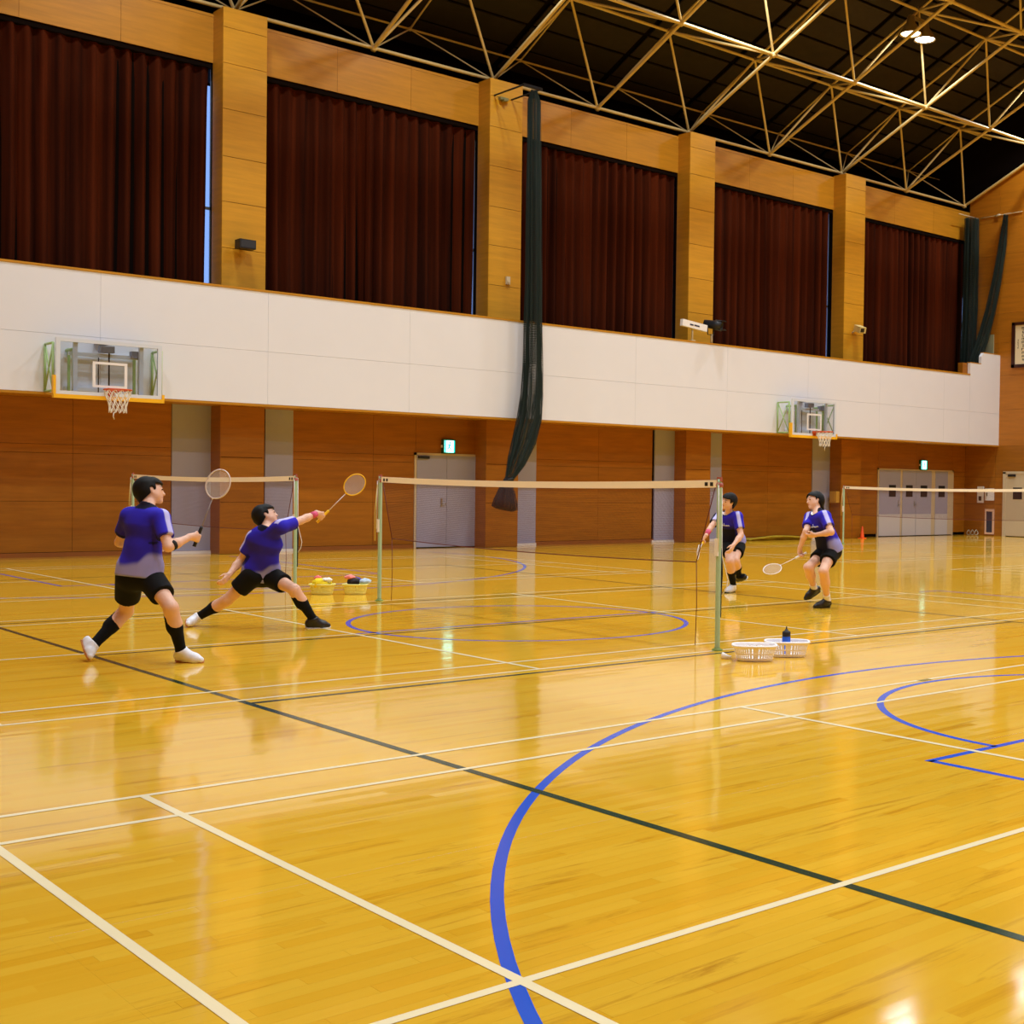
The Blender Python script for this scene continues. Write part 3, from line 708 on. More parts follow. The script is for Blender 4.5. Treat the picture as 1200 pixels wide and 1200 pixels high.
# ------------------------------------------------------------------ basketball hoops hung on the gallery front
M_HGLASS = M_GLASS
M_BOARDF = pm('pale_blue_board_frame', lin(214, 222, 234), .4)
def hoop(xc, label):
    yb = 24.02; z0, z1 = 2.92, 3.89; hw = .90
    t = thing('basketball_hoop', label, 'basketball hoop', (xc, YB, 2.9), 'basketball hoops hung on the gallery front')
    b = obj('backboard', MB().box(xc-hw+.03, xc+hw-.03, yb, yb+.012, z0+.03, z1-.03), M_GLASS, t)
    mb = MB().box(xc-hw, xc-hw+.07, yb-.01, yb+.04, z0+.06, z1-.06).box(xc+hw-.07, xc+hw, yb-.01, yb+.04, z0+.06, z1-.06).box(xc-hw, xc+hw, yb-.01, yb+.04, z0, z0+.06).box(xc-hw, xc+hw, yb-.01, yb+.04, z1-.06, z1)
    obj('frame', mb, M_BOARDF, b)
    s = .295; zt = z0+.15
    mb = MB().box(xc-s, xc-s+.05, yb-.006, yb, zt+.04, zt+.405).box(xc+s-.05, xc+s, yb-.006, yb, zt+.04, zt+.405).box(xc-s, xc+s, yb-.006, yb, zt+.405, zt+.45).box(xc-s, xc+s, yb-.006, yb, zt, zt+.04)
    obj('target_square', mb, M_WHITE, b)
    mb = MB().box(xc-hw-.04, xc+hw+.04, yb-.03, yb+.06, z0-.07, z0-.002).box(xc-hw-.045, xc-hw-.002, yb-.03, yb+.06, z0-.002, z0+.32).box(xc+hw+.002, xc+hw+.045, yb-.03, yb+.06, z0-.002, z0+.08)
    obj('yellow_pad', mb, M_YEL, t)
    for sx_ in (-1, 1):
        x = xc+sx_*.92; mb = MB(); y0_, y1_ = YB-.02, yb+.08; za, zb = 2.98, 3.80
        for y in (y0_, y1_): mb.tube([(x, y, za), (x, y, zb)], .022, 6)
        for z in (za, zb): mb.tube([(x, y0_, z), (x, y1_, z)], .022, 6)
        mb.tube([(x, y0_, za), (x, y1_, zb)], .014, 6); mb.tube([(x, y0_, zb), (x, y1_, za)], .014, 6)
        obj('side_frame', mb, M_HGREEN, t)
        x = xc+sx_*.56; mb = MB()
        mb.box(x-.035, x+.035, yb+.05, yb+.11, z0, z1-.02)
        obj('upright', mb, M_BOARDF, t)
        mb = MB()
        for y in np.linspace(yb+.16, YB-.12, 2): mb.box(x-.02, x+.02, y-.02, y+.02, 3.0, 3.75)
        mb.tube([(x, yb+.1, 3.72), (x, YB, 3.72)], .03, 6)
        obj('folding_arm', mb, M_HGREEN, t)
    pieces('cross_bar', MB().box(xc-.62, xc+.62, yb+.2, yb+.26, 3.62, 3.68).box(xc-.62, xc+.62, YB-.08, YB-.02, 3.60, 3.66).box(xc-.62, xc+.62, YB-.08, YB-.02, 3.02, 3.08), M_BOARDF, t)
    pieces('winch', MB().box(xc-.12, xc+.12, yb+.12, yb+.26, 3.70, 3.82).box(xc-.10, xc+.10, YB-.2, YB, 3.86, 3.90).box(xc+.42, xc+.62, yb+.12, yb+.26, 3.64, 3.76), pm('dark_grey_metal', lin(120, 126, 140), .5), t)
    pieces('winding_rod', MB().tube([(xc+.05, yb+.2, 3.70), (xc+.05, yb+.2, 2.95)], .014, 6).tube([(xc-.06, YB-.12, 3.7), (xc-.06, YB-.12, 3.0)], .010, 6), M_BLACK, t)
    yr = yb-.39; zrim = 3.02
    rim = obj('rim', MB().tube([(xc+.225*math.cos(a), yr+.225*math.sin(a), zrim) for a in np.linspace(0, 2*PI, 33)[:-1]], .013, 8, closed=True).box(xc-.09, xc+.09, yb-.17, yb-.01, zrim-.03, zrim+.012).box(xc-.06, xc+.06, yb-.02, yb, zrim-.10, zrim+.03), pm('orange_rim', lin(206, 84, 30), .45), t)
    mb = MB(); n = 12; rings = [(0.222, 0.0), (.20, -.10), (.165, -.20), (.14, -.30), (.145, -.40)]
    for k in range(n):
        for sgn in (1, -1):
            pts = []
            for i, (r, dz) in enumerate(rings):
                a = 2*PI*(k+sgn*.5*i)/n; pts.append((xc+r*math.cos(a), yr+r*math.sin(a), zrim+dz))
            mb.tube(pts, .007, 4, caps=False)
    mb.tube([(xc-.10, yr-.10, zrim-.40), (xc-.11, yr-.10, zrim-.47), (xc-.09, yr-.09, zrim-.52)], .009, 4)
    obj('rim_net', mb, pm('white_net_cord', lin(236, 230, 216), .8), rim)
    return t
hoop(8.19, 'glass basketball hoop nearest the left picture edge on the white gallery front')
hoop(26.77, 'glass basketball hoop farther along the white gallery front toward the far corner')

# ------------------------------------------------------------------ green divider nets hanging in bunches
def net_cloth(name, col, sc=60, dens=.55):
    m = bpy.data.materials.new(name); m.use_nodes = True; nt = m.node_tree; b = nt.nodes['Principled BSDF']
    b.inputs['Base Color'].default_value = col; b.inputs['Roughness'].default_value = .8
    uv = nt.nodes.new('ShaderNodeUVMap'); ck = nt.nodes.new('ShaderNodeTexChecker'); ck.inputs['Scale'].default_value = sc
    rot = nt.nodes.new('ShaderNodeMapping'); rot.inputs['Rotation'].default_value = (0, 0, PI/4)
    nt.links.new(uv.outputs[0], rot.inputs[0]); nt.links.new(rot.outputs[0], ck.inputs['Vector'])
    t = nt.nodes.new('ShaderNodeBsdfTransparent'); mx = nt.nodes.new('ShaderNodeMixShader')
    nt.links.new(ck.outputs['Fac'], mx.inputs[0]); nt.links.new(b.outputs[0], mx.inputs[1]); nt.links.new(t.outputs[0], mx.inputs[2])
    nt.links.new(mx.outputs[0], nt.nodes['Material Output'].inputs[0]); return m
M_GNET = net_cloth('dark_green_net', lin(12, 32, 24))
def pleated(path, radii, seed, pleats=11, n=88, depth=.45, layers=2):
    """a bunched net: pleated open tubes following a hanging path"""
    mb = MB(); uvs = []
    for L in range(layers):
        rng = np.random.default_rng(seed+L); ph0 = rng.uniform(0, 6)
        rows = []; P = [Vector(p) for p in path]; m = len(P)
        for i, p in enumerate(P):
            tg = (P[min(i+1, m-1)]-P[max(i-1, 0)]).normalized(); a = tg.cross(Vector((0, 1, 0))).normalized(); b = tg.cross(a)
            row = []
            for k in range(n):
                th = 2*PI*k/n
                r = radii[i]*(1-.22*L)*(1-depth*.5+depth*.5*math.sin(pleats*th+ph0+.35*i+1.2*math.sin(2*th+L)))
                q = p+a*(r*math.cos(th))+b*(r*.7*math.sin(th)); row.append(q)
            rows.append(row)
        vs = [q for R in rows for q in R]; o = len(mb.v)
        mb.add(vs, [(i*n+k, i*n+(k+1) % n, (i+1)*n+(k+1) % n, (i+1)*n+k) for i in range(m-1) for k in range(n)], True)
        for i in range(m-1):
            for k in range(n): uvs.append([(k/n*2, i*.6), ((k+1)/n*2, i*.6), ((k+1)/n*2, (i+1)*.6), (k/n*2, (i+1)*.6)])
    return mb, uvs
def net_obj(name, mbuv, mat, parent, **kw):
    mb, uvs = mbuv; o = obj(name, mb, mat, parent, **kw)
    ul = o.data.uv_layers.new(name='UVMap'); fl_ = [c for f in uvs for p in f for c in p]
    ul.data.foreach_set('uv', fl_); return o
YN = 24.22
path = [(17.40, YN, 10.35), (17.41, YN, 10.1), (17.42, YN, 9.2), (17.43, YN, 8.2), (17.44, YN, 7.2), (17.45, YN, 6.2), (17.45, YN, 5.2), (17.46, YN, 4.2), (17.44, YN, 3.5), (17.38, YN-.02, 3.0), (17.22, YN-.05, 2.5), (16.98, YN-.1, 2.0), (16.74, YN-.15, 1.58)]
rad = [.08, .17, .18, .20, .21, .22, .24, .26, .29, .32, .31, .24, .11]
t = thing('divider_net', 'dark green divider net bunched and hanging in front of the second pillar', 'net', (17.4, YN, 10.4), 'gathered green divider nets')
net_obj('net_bunch', pleated(path, rad, 3), M_GNET, t, kind='stuff')
net_obj('net_tail', pleated([(16.72, YN-.15, 1.62), (16.69, YN-.16, 1.50), (16.66, YN-.17, 1.30), (16.63, YN-.18, 1.10), (16.61, YN-.18, .95), (16.60, YN-.18, .90)], [.08, .13, .22, .30, .33, .22], 8, 9, 90, .3, 3), net_cloth('charcoal_net', lin(34, 28, 30), 60), t, kind='stuff')
obj('tie_band', MB().tube([(16.73+.09*math.cos(a), YN-.15+.07*math.sin(a), 1.58+.02*math.cos(a)) for a in np.linspace(0, 2*PI, 17)[:-1]], .02, 6, closed=True), M_BLACK, t)
obj('curtain_track', MB().box(17.10, 17.62, YN-.03, YN+.03, 10.38, 10.44).tube([(17.12, YN, 10.41), (17.12, PY+.02, 10.41)], .02, 6).tube([(17.60, YN, 10.41), (17.60, YW+.0, 10.41)], .02, 6), M_BLACK, t)
t = thing('divider_net', 'straight dark green net bunch hanging in the far corner beside last curtain', 'net', (36.0, 25.5, 10.5), 'gathered green divider nets')
net_obj('net_bunch', pleated([(36.02, 25.5, 10.45), (36.02, 25.5, 9.0), (36.0, 25.5, 7.5), (35.93, 25.5, 6.2), (35.86, 25.5, 5.0), (35.8, 25.5, 4.2)], [.30, .33, .33, .32, .30, .28], 12), M_GNET, t, kind='stuff')
obj('curtain_track', MB().tube([(35.3, 25.5, 10.5), (XE, 25.5, 10.5)], .015, 6), M_CREAM, t)
t = thing('divider_net', 'leaning dark green net bunch sagging toward the gallery step at the end wall', 'net', (36.2, 24.3, 10.5), 'gathered green divider nets')
net_obj('net_bunch', pleated([(36.26, 24.35, 10.45), (36.22, 24.42, 9.5), (36.14, 24.55, 8.4), (36.02, 24.72, 7.3), (35.84, 24.86, 6.4), (35.60, 24.95, 5.75), (35.4, 25.0, 5.2)], [.10, .17, .20, .22, .24, .25, .22], 15), M_GNET, t, kind='stuff')
obj('curtain_track', MB().tube([(XE-.03, 25.4, 10.5), (XE-.03, 23.8, 10.5)], .015, 6).tube([(XE-.1, 24.6, 10.5), (XE-.05, 24.8, 10.48)], .03, 6), M_CREAM, t)

# ------------------------------------------------------------------ badminton nets on their posts
def badminton_net(xn, y0, label, lpost, rpost):
    y1 = y0+6.08
    t = thing('badminton_net', label, 'net', (xn, (y0+y1)/2, 0), 'badminton nets')
    n = 24; ys_ = np.linspace(y0+.03, y1-.03, n+1); top = lambda y: 1.55-.035*(1-((y-(y0+y1)/2)/3.04)**2)
    ins = .26
    inset = lambda z, y: y0+.05+ins*(1.50-z)/.76+(y-y0-.03)/(6.02)*(6.02-2*ins*(1.50-z)/.76-.04)
    mb = MB()
    vs = []
    for y in ys_:
        z = top(y); vs += [(xn-.006, y, z-.068), (xn-.006, y, z), (xn+.006, y, z), (xn+.006, y, z-.068)]
    mb.add(vs, [(4*i+a, 4*i+(a+1) % 4, 4*i+4+(a+1) % 4, 4*i+4+a) for i in range(n) for a in range(4)])
    tp = obj('top_tape', mb, M_TAPE, t)
    mb = MB()
    for e in (0, 1):
        y = y0+.10 if e == 0 else y1-.10
        for d in (0, .07): mb.box(xn-.008, xn+.008, y-.02+(d if e == 0 else -d), y+.02+(d if e == 0 else -d), top(y)-.055, top(y)-.02)
    pieces('tape_mark', mb, M_BLACK, tp)
    mb = MB(); r = .00085
    Y = np.arange(y0+.03, y1-.03, .0165)
    for y in Y:
        z1_ = top(y)-.06; zb = top(y)-.76
        mb.tube([(xn, inset(zb, y), zb), (xn, inset(z1_, y), z1_)], r, 3, caps=False, smooth=False)
    for z in np.arange(.075, .76, .0165):
        mb.tube([(xn, inset(top(y)-z, y), top(y)-z) for y in ys_[::3]], r, 3, caps=False, smooth=False)
    obj('net_mesh', mb, M_NET, t, kind='stuff')
    mb = MB().tube([(xn, inset(top(y)-.76, y), top(y)-.76) for y in ys_], .005, 5)
    for e in (0, -1):
        y = ys_[e]; mb.tube([(xn, inset(top(y)-z, y), top(y)-z) for z in (.05, .4, .76)], .005, 5)
        yb = inset(top(y)-.76, y); mb.tube([(xn, yb, .79), (xn+.01, yb, .4), (xn, yb, .02)], .004, 5)
    pieces('edge_cord', mb, pm('dark_red_cord', lin(96, 26, 20), .7), t)
    for (y, lb, s, what) in ((y0, rpost, -1, 0), (y1, lpost, 1, 1)):
        if lb is None: continue
        p = thing('net_post', lb, 'post', (xn, y, 0), 'badminton net posts')
        obj('pole', MB().lathe([(.024, 0), (.024, 1.50), (.020, 1.52), (.020, 1.555), (.001, 1.556)], (xn, y, 0), 14), M_POST, p)
        obj('floor_collar', MB().lathe([(.05, 0), (.05, .012), (.03, .02), (.026, .03)], (xn, y, 0), 14), pm('green_collar', lin(120, 140, 60), .5), p)
        obj('pulley', MB().box(xn-.012, xn+.012, y-.025, y+.025, 1.535, 1.575).tube([(xn-.02, y, 1.50), (xn+.02, y, 1.50)], .03, 8), pm('dull_red_plastic', lin(170, 90, 80), .5), p)
        k = obj('cord_cleat', MB().box(xn-.035, xn-.018, y-.02, y+.02, .86, 1.02).tube([(xn-.03, y+s*.02, 1.5), (xn-.032, y+s*.03, .9)], .004, 5), M_WHITE, p)
        if what == 0:
            obj('black_strap', MB().tube([(xn+.03, y, .93), (xn+.034, y-.01, .7), (xn+.032, y, .5), (xn+.03, y, .30)], .011, 6), M_BLACK, p)
            obj('tension_cord', MB().tube([(xn+.03, y, 1.52), (xn+.033, y-.01, .86), (xn+.058, y-.04, .72), (xn+.07, y-.055, .64), (xn+.06, y-.045, .56), (xn+.035, y-.01, .50)], .0045, 5), M_WHITE, p)
        else:
            obj('tension_cord', MB().tube([(xn-.03, y+.02, 1.45), (xn-.05, y+.04, 1.1), (xn-.045, y+.04, .75)], .005, 5), pm('pale_yellow_cord', lin(230, 210, 120), .6), p)
badminton_net(8.22, 8.51, 'nearest badminton net, cream-taped, in the middle of the picture', 'pale green left post of the middle badminton net', 'pale green right post of the middle net with a black strap')
badminton_net(8.22, 16.89, 'badminton net behind the two left players, nearer the long wall', 'pale post at the left end of net behind the left players', 'pale post at the right end of net behind left players, black strap')
badminton_net(26.84, 16.89, 'far badminton net at the right in front of the folding doors', 'yellowish post of the far right badminton net', None)

# ------------------------------------------------------------------ baskets and what lies in them
def basket(name, c, ang, a, b, h, col, label, group):
    """open oval basket: rim, slotted wall made of slats, and base"""
    t = thing(name, label, 'basket', (c[0], c[1], 0), group); m = pm(name+'_plastic', col, .45)
    ca, sa = math.cos(ang), math.sin(ang)
    def pt(th, f, z):
        e = .62; x = abs(math.cos(th))**e*math.copysign(1, math.cos(th))*a*f; y = abs(math.sin(th))**e*math.copysign(1, math.sin(th))*b*f
        return (c[0]+x*ca-y*sa, c[1]+x*sa+y*ca, z)
    th = [2*PI*i/56 for i in range(56)]
    f = lambda z: .82+.18*z/h
    obj('rim', MB().tube([pt(q, 1.02, h) for q in th], .011, 6, closed=True), m, t)
    mb = MB()
    for z0_, z1_ in ((.012, .03), (h*.45, h*.55), (h*.86, h)):
        vs = [pt(q, f(z), z) for z in (z0_, z1_) for q in th]; mb.add(vs, [(i, (i+1) % 56, 56+(i+1) % 56, 56+i) for i in range(56)], True)
    for i in range(0, 56):
        q0, q1 = th[i]-.040, th[i]+.040; vs = [pt(q0, f(.012), .012), pt(q1, f(.012), .012), pt(q1, f(h*.95), h*.95), pt(q0, f(h*.95), h*.95)]
        mb.add(vs, [(0, 1, 2, 3)])
    w = obj('slotted_wall', mb, m, t); s = w.modifiers.new('thick', 'SOLIDIFY'); s.thickness = .004
    vs = [pt(q, .82, .004) for q in th]+[pt(q, .82, .014) for q in th]
    mb = MB(); mb.add(vs, [tuple(range(56, 112)), tuple(range(55, -1, -1))]+[(i, (i+1) % 56, 56+(i+1) % 56, 56+i) for i in range(56)])
    obj('base', mb, m, t)
AX = math.atan2(-.686, .728)
basket('basket', (8.02, 7.84), AX+.05, .185, .135, .13, lin(250, 246, 246), 'empty white slotted plastic basket, the left one of the near pair', 'white baskets by the net post')
basket('basket', (8.45, 7.86), AX+.02, .19, .135, .13, lin(250, 246, 246), 'white slotted plastic basket holding a blue bottle, right of the near pair', 'white baskets by the net post')
basket('storage_basket', (8.10, 15.86), AX, .155, .12, .13, lin(240, 232, 130), 'pale yellow basket heaped with yellow cloth, left of the far pair', 'yellow baskets behind the net')
basket('storage_basket', (8.46, 15.64), AX+.05, .155, .12, .13, lin(244, 236, 150), 'pale yellow basket with black and pink things, right of the far pair', 'yellow baskets behind the net')
t = thing('water_bottle', 'blue squeeze bottle with a black cap standing in the near white basket', 'bottle', (8.44, 7.86, .015))
bc = (8.44, 7.86, .015)
obj('body', MB().lathe([(.001, 0), (.036, 0), (.038, .02), (.038, .06), (.034, .075), (.038, .09), (.038, .15), (.030, .17)], bc, 18), pm('blue_bottle_plastic', lin(40, 100, 214), .25), t)
cp = obj('cap', MB().lathe([(.036, .160), (.037, .19), (.034, .205), (.016, .212), (.014, .225), (.001, .226)], bc, 18), M_BLACK, t)
obj('spout', MB().tube([(8.44, 7.86, .24), (8.44, 7.86, .262)], .006, 8), M_BLACK, cp)
def lump(name, c, r, sc, col, label, cat, seed, group=None):
    mb = MB().sphere((0,0,0), 1, 18, 12); rg = random.Random(seed); ph = [rg.uniform(0, 6) for _ in range(6)]
    for i, (x, y, z) in enumerate(mb.v):
        k = 1+.14*math.sin(5*x+ph[0])*math.sin(4*y+ph[1])+.10*math.sin(9*y+ph[2]+3*z)+.08*math.sin(11*x+7*z+ph[3])
        mb.v[i] = (c[0]+x*r*k*sc[0], c[1]+y*r*k*sc[1], c[2]+z*r*k*sc[2])
    return tag(obj(name, mb, pm('cloth_%d' % seed, col, .8), base=c), label, cat, group)
lump('yellow_cloth', (8.08, 15.84, .145), .13, (.95, .75, .5), lin(244, 218, 20), 'crumpled bright yellow cloth heaped in the left far basket', 'cloth', 1)
lump('pink_cloth', (8.06, 15.90, .21), .045, (1, 1, .8), lin(240, 120, 120), 'small pink cloth on top of the heap of yellow cloth', 'cloth', 2)
lump('white_cloth', (8.13, 15.78, .19), .055, (1.2, 1, .6), lin(236, 236, 230), 'small white cloth lying on the yellow cloth in the far basket', 'cloth', 3)
lump('pouch', (8.44, 15.66, .165), .075, (1.1, .8, .7), lin(34, 22, 26), 'black pouch in the right one of the far yellow baskets', 'pouch', 4)
lump('pink_towel', (8.40, 15.68, .225), .055, (1.2, 1, .55), lin(244, 140, 130), 'pink towel resting on the black pouch in far right basket', 'towel', 5)
lump('pale_blue_bag', (8.57, 15.58, .165), .06, (1.3, .8, .7), lin(186, 206, 226), 'pale blue bag at the right side of the far right basket', 'bag', 6)
t = thing('shuttlecock', 'white shuttlecock lying on the floor left of the near white basket', 'shuttlecock', (7.90, 8.03, 0.0))
ad = Vector((-.5, .85, .12)).normalized(); sc_ = Vector((7.90, 8.02, .018))
obj('cork', MB().lathe([(.001, -.013), (.009, -.010), (.013, 0), (.013, .012)], sc_, 10, -ad), M_WHITE, t)
mb = MB(); an = ad.orthogonal().normalized(); bn = ad.cross(an)
for k in range(16):
    a0, a1 = 2*PI*k/16-.17, 2*PI*k/16+.17
    e = lambda a, r, z: sc_+ad*z+(an*math.cos(a)+bn*math.sin(a))*r
    mb.add([e(a0, .012, .005), e(a1, .012, .005), e(a1, .032, .07), e(a0, .032, .07)], [(0, 1, 2, 3)])
obj('feathers', mb, M_WHITE, t)

# ------------------------------------------------------------------ things along the foot of the walls
mb = MB(); rg = random.Random(11)
for q in range(9):
    y = YW-.35+.16*math.sin(q*2.3); pts = [(25.6+i*.26+rg.uniform(-.05, .05), y+.07*math.sin(i*1.3+q), .028+.05*(q % 3)*max(0, math.sin(PI*i/10))*.8) for i in range(11)]
    mb.tube(pts, .026, 6)
tag(obj('folded_net', mb, pm('yellow_green_net_cord', lin(186, 168, 40), .8, var=.35, scale=6)), 'yellow green folded net lying along the foot of the wooden wall', 'net')
t = thing('traffic_cone', 'small orange cone on the floor beside the folding doors', 'cone', (30.34, 25.22, 0))
obj('cone_body', MB().lathe([(.065, .01), (.022, .35), (.014, .36), (.001, .36)], (30.34, 25.22, 0), 14), pm('orange_cone', lin(250, 90, 20), .5), t)
obj('cone_base', MB().box(30.25, 30.43, 25.13, 25.31, 0, .02), MATS['orange_cone'], t)
mb = MB()
for k in range(3):
    cx, cy = 35.95+.10*k, 25.35-.08*k
    mb.tube([(cx+.09*math.cos(a), cy+.02*math.sin(2*a), .10+.08*math.sin(a)) for a in np.linspace(0, 2*PI, 13)[:-1]], .018, 5, closed=True)
tag(obj('coiled_cable', mb, pm('grey_cable', lin(170, 160, 140), .6)), 'grey coiled cable on the floor in the far corner', 'cable')
# SECTION3
# ------------------------------------------------------------------ people: one smooth surface each, grown from joints in world space
F32 = np.float32
def nv(v): v = np.asarray(v, float); return v/(np.linalg.norm(v)+1e-12)
class Field:
    """signed distance field on a grid, blended from tapered capsules, meshed by surface nets"""
    def __init__(s, lo_, hi_, h):
        s.lo = np.asarray(lo_, float); s.h = h; s.n = np.ceil((np.asarray(hi_)-s.lo)/h).astype(int)+1
        s.F = np.full(tuple(s.n), 1.0, F32)
        s.ax = [(s.lo[i]+h*np.arange(s.n[i])).astype(F32) for i in range(3)]
    def like(s):
        q = Field.__new__(Field); q.lo, q.h, q.n, q.ax = s.lo, s.h, s.n, s.ax; q.F = np.full(tuple(s.n), 1.0, F32); return q
    def win(s, lo_, hi_):
        a = np.maximum(0, np.floor((lo_-s.lo)/s.h).astype(int)); b = np.minimum(s.n, np.ceil((hi_-s.lo)/s.h).astype(int)+1)
        return a, b
    def cap(s, p, q, ra, rb, k=.02, axis=None, sc=1.0, sub=False):
        p = np.asarray(p, float); q = np.asarray(q, float); R = max(ra, rb)*max(1, sc)+k+2*s.h
        a, b = s.win(np.minimum(p, q)-R, np.maximum(p, q)+R)
        if (b <= a).any(): return
        X = s.ax[0][a[0]:b[0], None, None]-F32(p[0]); Y = s.ax[1][None, a[1]:b[1], None]-F32(p[1]); Z = s.ax[2][None, None, a[2]:b[2]]-F32(p[2])
        d = (q-p)
        if axis is not None:
            ax = nv(axis); g = 1/sc-1
            t = (X*ax[0]+Y*ax[1]+Z*ax[2])*F32(g)
            X = X+t*F32(ax[0]); Y = Y+t*F32(ax[1]); Z = Z+t*F32(ax[2]); d = d+ax*(d@ax)*g
        L = float(d@d)
        T = np.clip((X*d[0]+Y*d[1]+Z*d[2])/max(L, 1e-9), 0, 1).astype(F32) if L > 1e-9 else np.zeros(np.broadcast(X, Y, Z).shape, F32)
        D = np.sqrt((X-T*d[0])**2+(Y-T*d[1])**2+(Z-T*d[2])**2)-(ra+(rb-ra)*T)
        sl = tuple(slice(a[i], b[i]) for i in range(3)); f = s.F[sl]
        if sub:
            D = -D; hh = np.clip(.5-.5*(D-f)/-k, 0, 1) if False else None
            s.F[sl] = np.maximum(f, D)
            return
        hh = np.clip(.5+.5*(f-D)/k, 0, 1)
        s.F[sl] = f+(D-f)*hh-k*hh*(1-hh)
    def plane(s, p, n):
        """keep only the side the normal points away from"""
        n = nv(n); p = np.asarray(p, float)
        D = ((s.ax[0]-p[0])*n[0])[:, None, None]+((s.ax[1]-p[1])*n[1])[None, :, None]+((s.ax[2]-p[2])*n[2])[None, None, :]
        s.F = np.maximum(s.F, D.astype(F32)); 
    def planeD(s, p, n):
        n = nv(n); p = np.asarray(p, float)
        return (((s.ax[0]-p[0])*n[0])[:, None, None]+((s.ax[1]-p[1])*n[1])[None, :, None]+((s.ax[2]-p[2])*n[2])[None, None, :]).astype(F32)
    def net(s):
        F = s.F; F[0] = F[-1] = .05; F[:, 0] = F[:, -1] = .05; F[:, :, 0] = F[:, :, -1] = .05
        n = np.array(F.shape); ins = F < 0
        cnt = np.zeros(tuple(n-1), np.int8)
        for dx in (0, 1):
            for dy in (0, 1):
                for dz in (0, 1): cnt += ins[dx:n[0]-1+dx, dy:n[1]-1+dy, dz:n[2]-1+dz]
        cells = np.argwhere((cnt > 0) & (cnt < 8)); idx = np.full(tuple(n-1), -1, np.int32); idx[tuple(cells.T)] = np.arange(len(cells))
        acc = np.zeros((len(cells), 3)); w = np.zeros(len(cells))
        C = [(0,0,0),(1,0,0),(0,1,0),(1,1,0),(0,0,1),(1,0,1),(0,1,1),(1,1,1)]
        V = [F[cells[:,0]+c[0], cells[:,1]+c[1], cells[:,2]+c[2]] for c in C]
        for i in range(8):
            for j in range(i+1, 8):
                if sum(abs(C[i][t]-C[j][t]) for t in range(3)) != 1: continue
                m = (V[i] < 0) != (V[j] < 0); t = np.where(m, V[i]/(V[i]-V[j]+1e-12), 0)
                P = np.array(C[i])+np.outer(t, np.array(C[j])-np.array(C[i])); acc += P*m[:, None]; w += m
        verts = (cells+acc/np.maximum(w, 1)[:, None])*s.h+s.lo
        faces = []
        for a in range(3):
            b, c = (a+1) % 3, (a+2) % 3
            sl0 = [slice(None)]*3; sl1 = [slice(None)]*3; sl0[a] = slice(0, n[a]-1); sl1[a] = slice(1, n[a])
            e0 = ins[tuple(sl0)]; e1 = ins[tuple(sl1)]; E = np.argwhere(e0 != e1)
            E = E[(E[:, b] > 0) & (E[:, c] > 0) & (E[:, b] < n[b]-1) & (E[:, c] < n[c]-1)]
            fl_ = e0[tuple(E.T)]
            def cell(db, dc): q = E.copy(); q[:, b] -= db; q[:, c] -= dc; return idx[tuple(q.T)]
            q = np.stack([cell(1, 1), cell(0, 1), cell(0, 0), cell(1, 0)], 1)
            q[~fl_] = q[~fl_][:, ::-1]; faces.append(q)
        return verts, np.concatenate(faces)
    def obj(s, name, mat, parent, colf=None, smooth=2, label=None):
        v, f = s.net()
        for _ in range(smooth):                                   # light Laplacian smoothing
            acc = np.zeros_like(v); w = np.zeros(len(v))
            for i in range(4):
                j = (i+1) % 4
                np.add.at(acc, f[:, i], v[f[:, j]]); np.add.at(w, f[:, i], 1); np.add.at(acc, f[:, j], v[f[:, i]]); np.add.at(w, f[:, j], 1)
            v = v*.55+.45*acc/np.maximum(w, 1)[:, None]
        base = np.array(wloc(parent)); me = bpy.data.meshes.new(name)
        me.vertices.add(len(v)); me.vertices.foreach_set('co', (v-base).astype(F32).ravel())
        me.loops.add(len(f)*4); me.loops.foreach_set('vertex_index', f.astype(np.int32).ravel())
        me.polygons.add(len(f)); me.polygons.foreach_set('loop_start', np.arange(0, len(f)*4, 4, dtype=np.int32)); me.polygons.foreach_set('loop_total', np.full(len(f), 4, np.int32))
        me.polygons.foreach_set('use_smooth', np.ones(len(f), bool))
        me.update(calc_edges=True); me.validate()
        if colf is not None:
            ca = me.color_attributes.new('Col', 'FLOAT_COLOR', 'POINT'); c = colf(v).astype(F32); ca.data.foreach_set('color', np.concatenate([c, np.ones((len(c), 1), F32)], 1).ravel())
        me.materials.append(mat); o = bpy.data.objects.new(name, me); COL.objects.link(o); o.parent = parent
        if label: o['label'] = label
        return o
M_SKIN = pm('skin', lin(214, 160, 132), .5, attr='Col')
M_SHIRT = pm('shirt_cloth', lin(30, 24, 120), .75, attr='Col', spec=.2)
M_SHORT = pm('black_shorts_cloth', lin(12, 12, 14), .8, spec=.2)
M_HAIR = pm('black_hair', lin(11, 9, 9), .65, spec=.25)
M_SOCKB = pm('black_sock', lin(14, 14, 17), .9, spec=.2); M_SOCKW = pm('white_sock', lin(236, 234, 240), .8)
M_EYE = pm('dark_eye', lin(20, 14, 12), .2)
M_SHOEW = pm('white_shoe', lin(232, 234, 244), .4); M_SHOEB = pm('black_shoe', lin(26, 24, 28), .4)
M_GREYR = pm('grey_racket_enamel', lin(150, 146, 152), .4); M_GUM = pm('gum_sole', lin(190, 120, 60), .6); M_SOLEB = pm('black_sole', lin(24, 22, 22), .6)
SKINC = np.array(lin(228, 180, 154)[:3]); LIPC = np.array(lin(190, 96, 84)[:3]); BROWC = np.array(lin(40, 28, 24)[:3])
def sstep(a, b, x): t = np.clip((x-a)/(b-a), 0, 1); return t*t*(3-2*t)

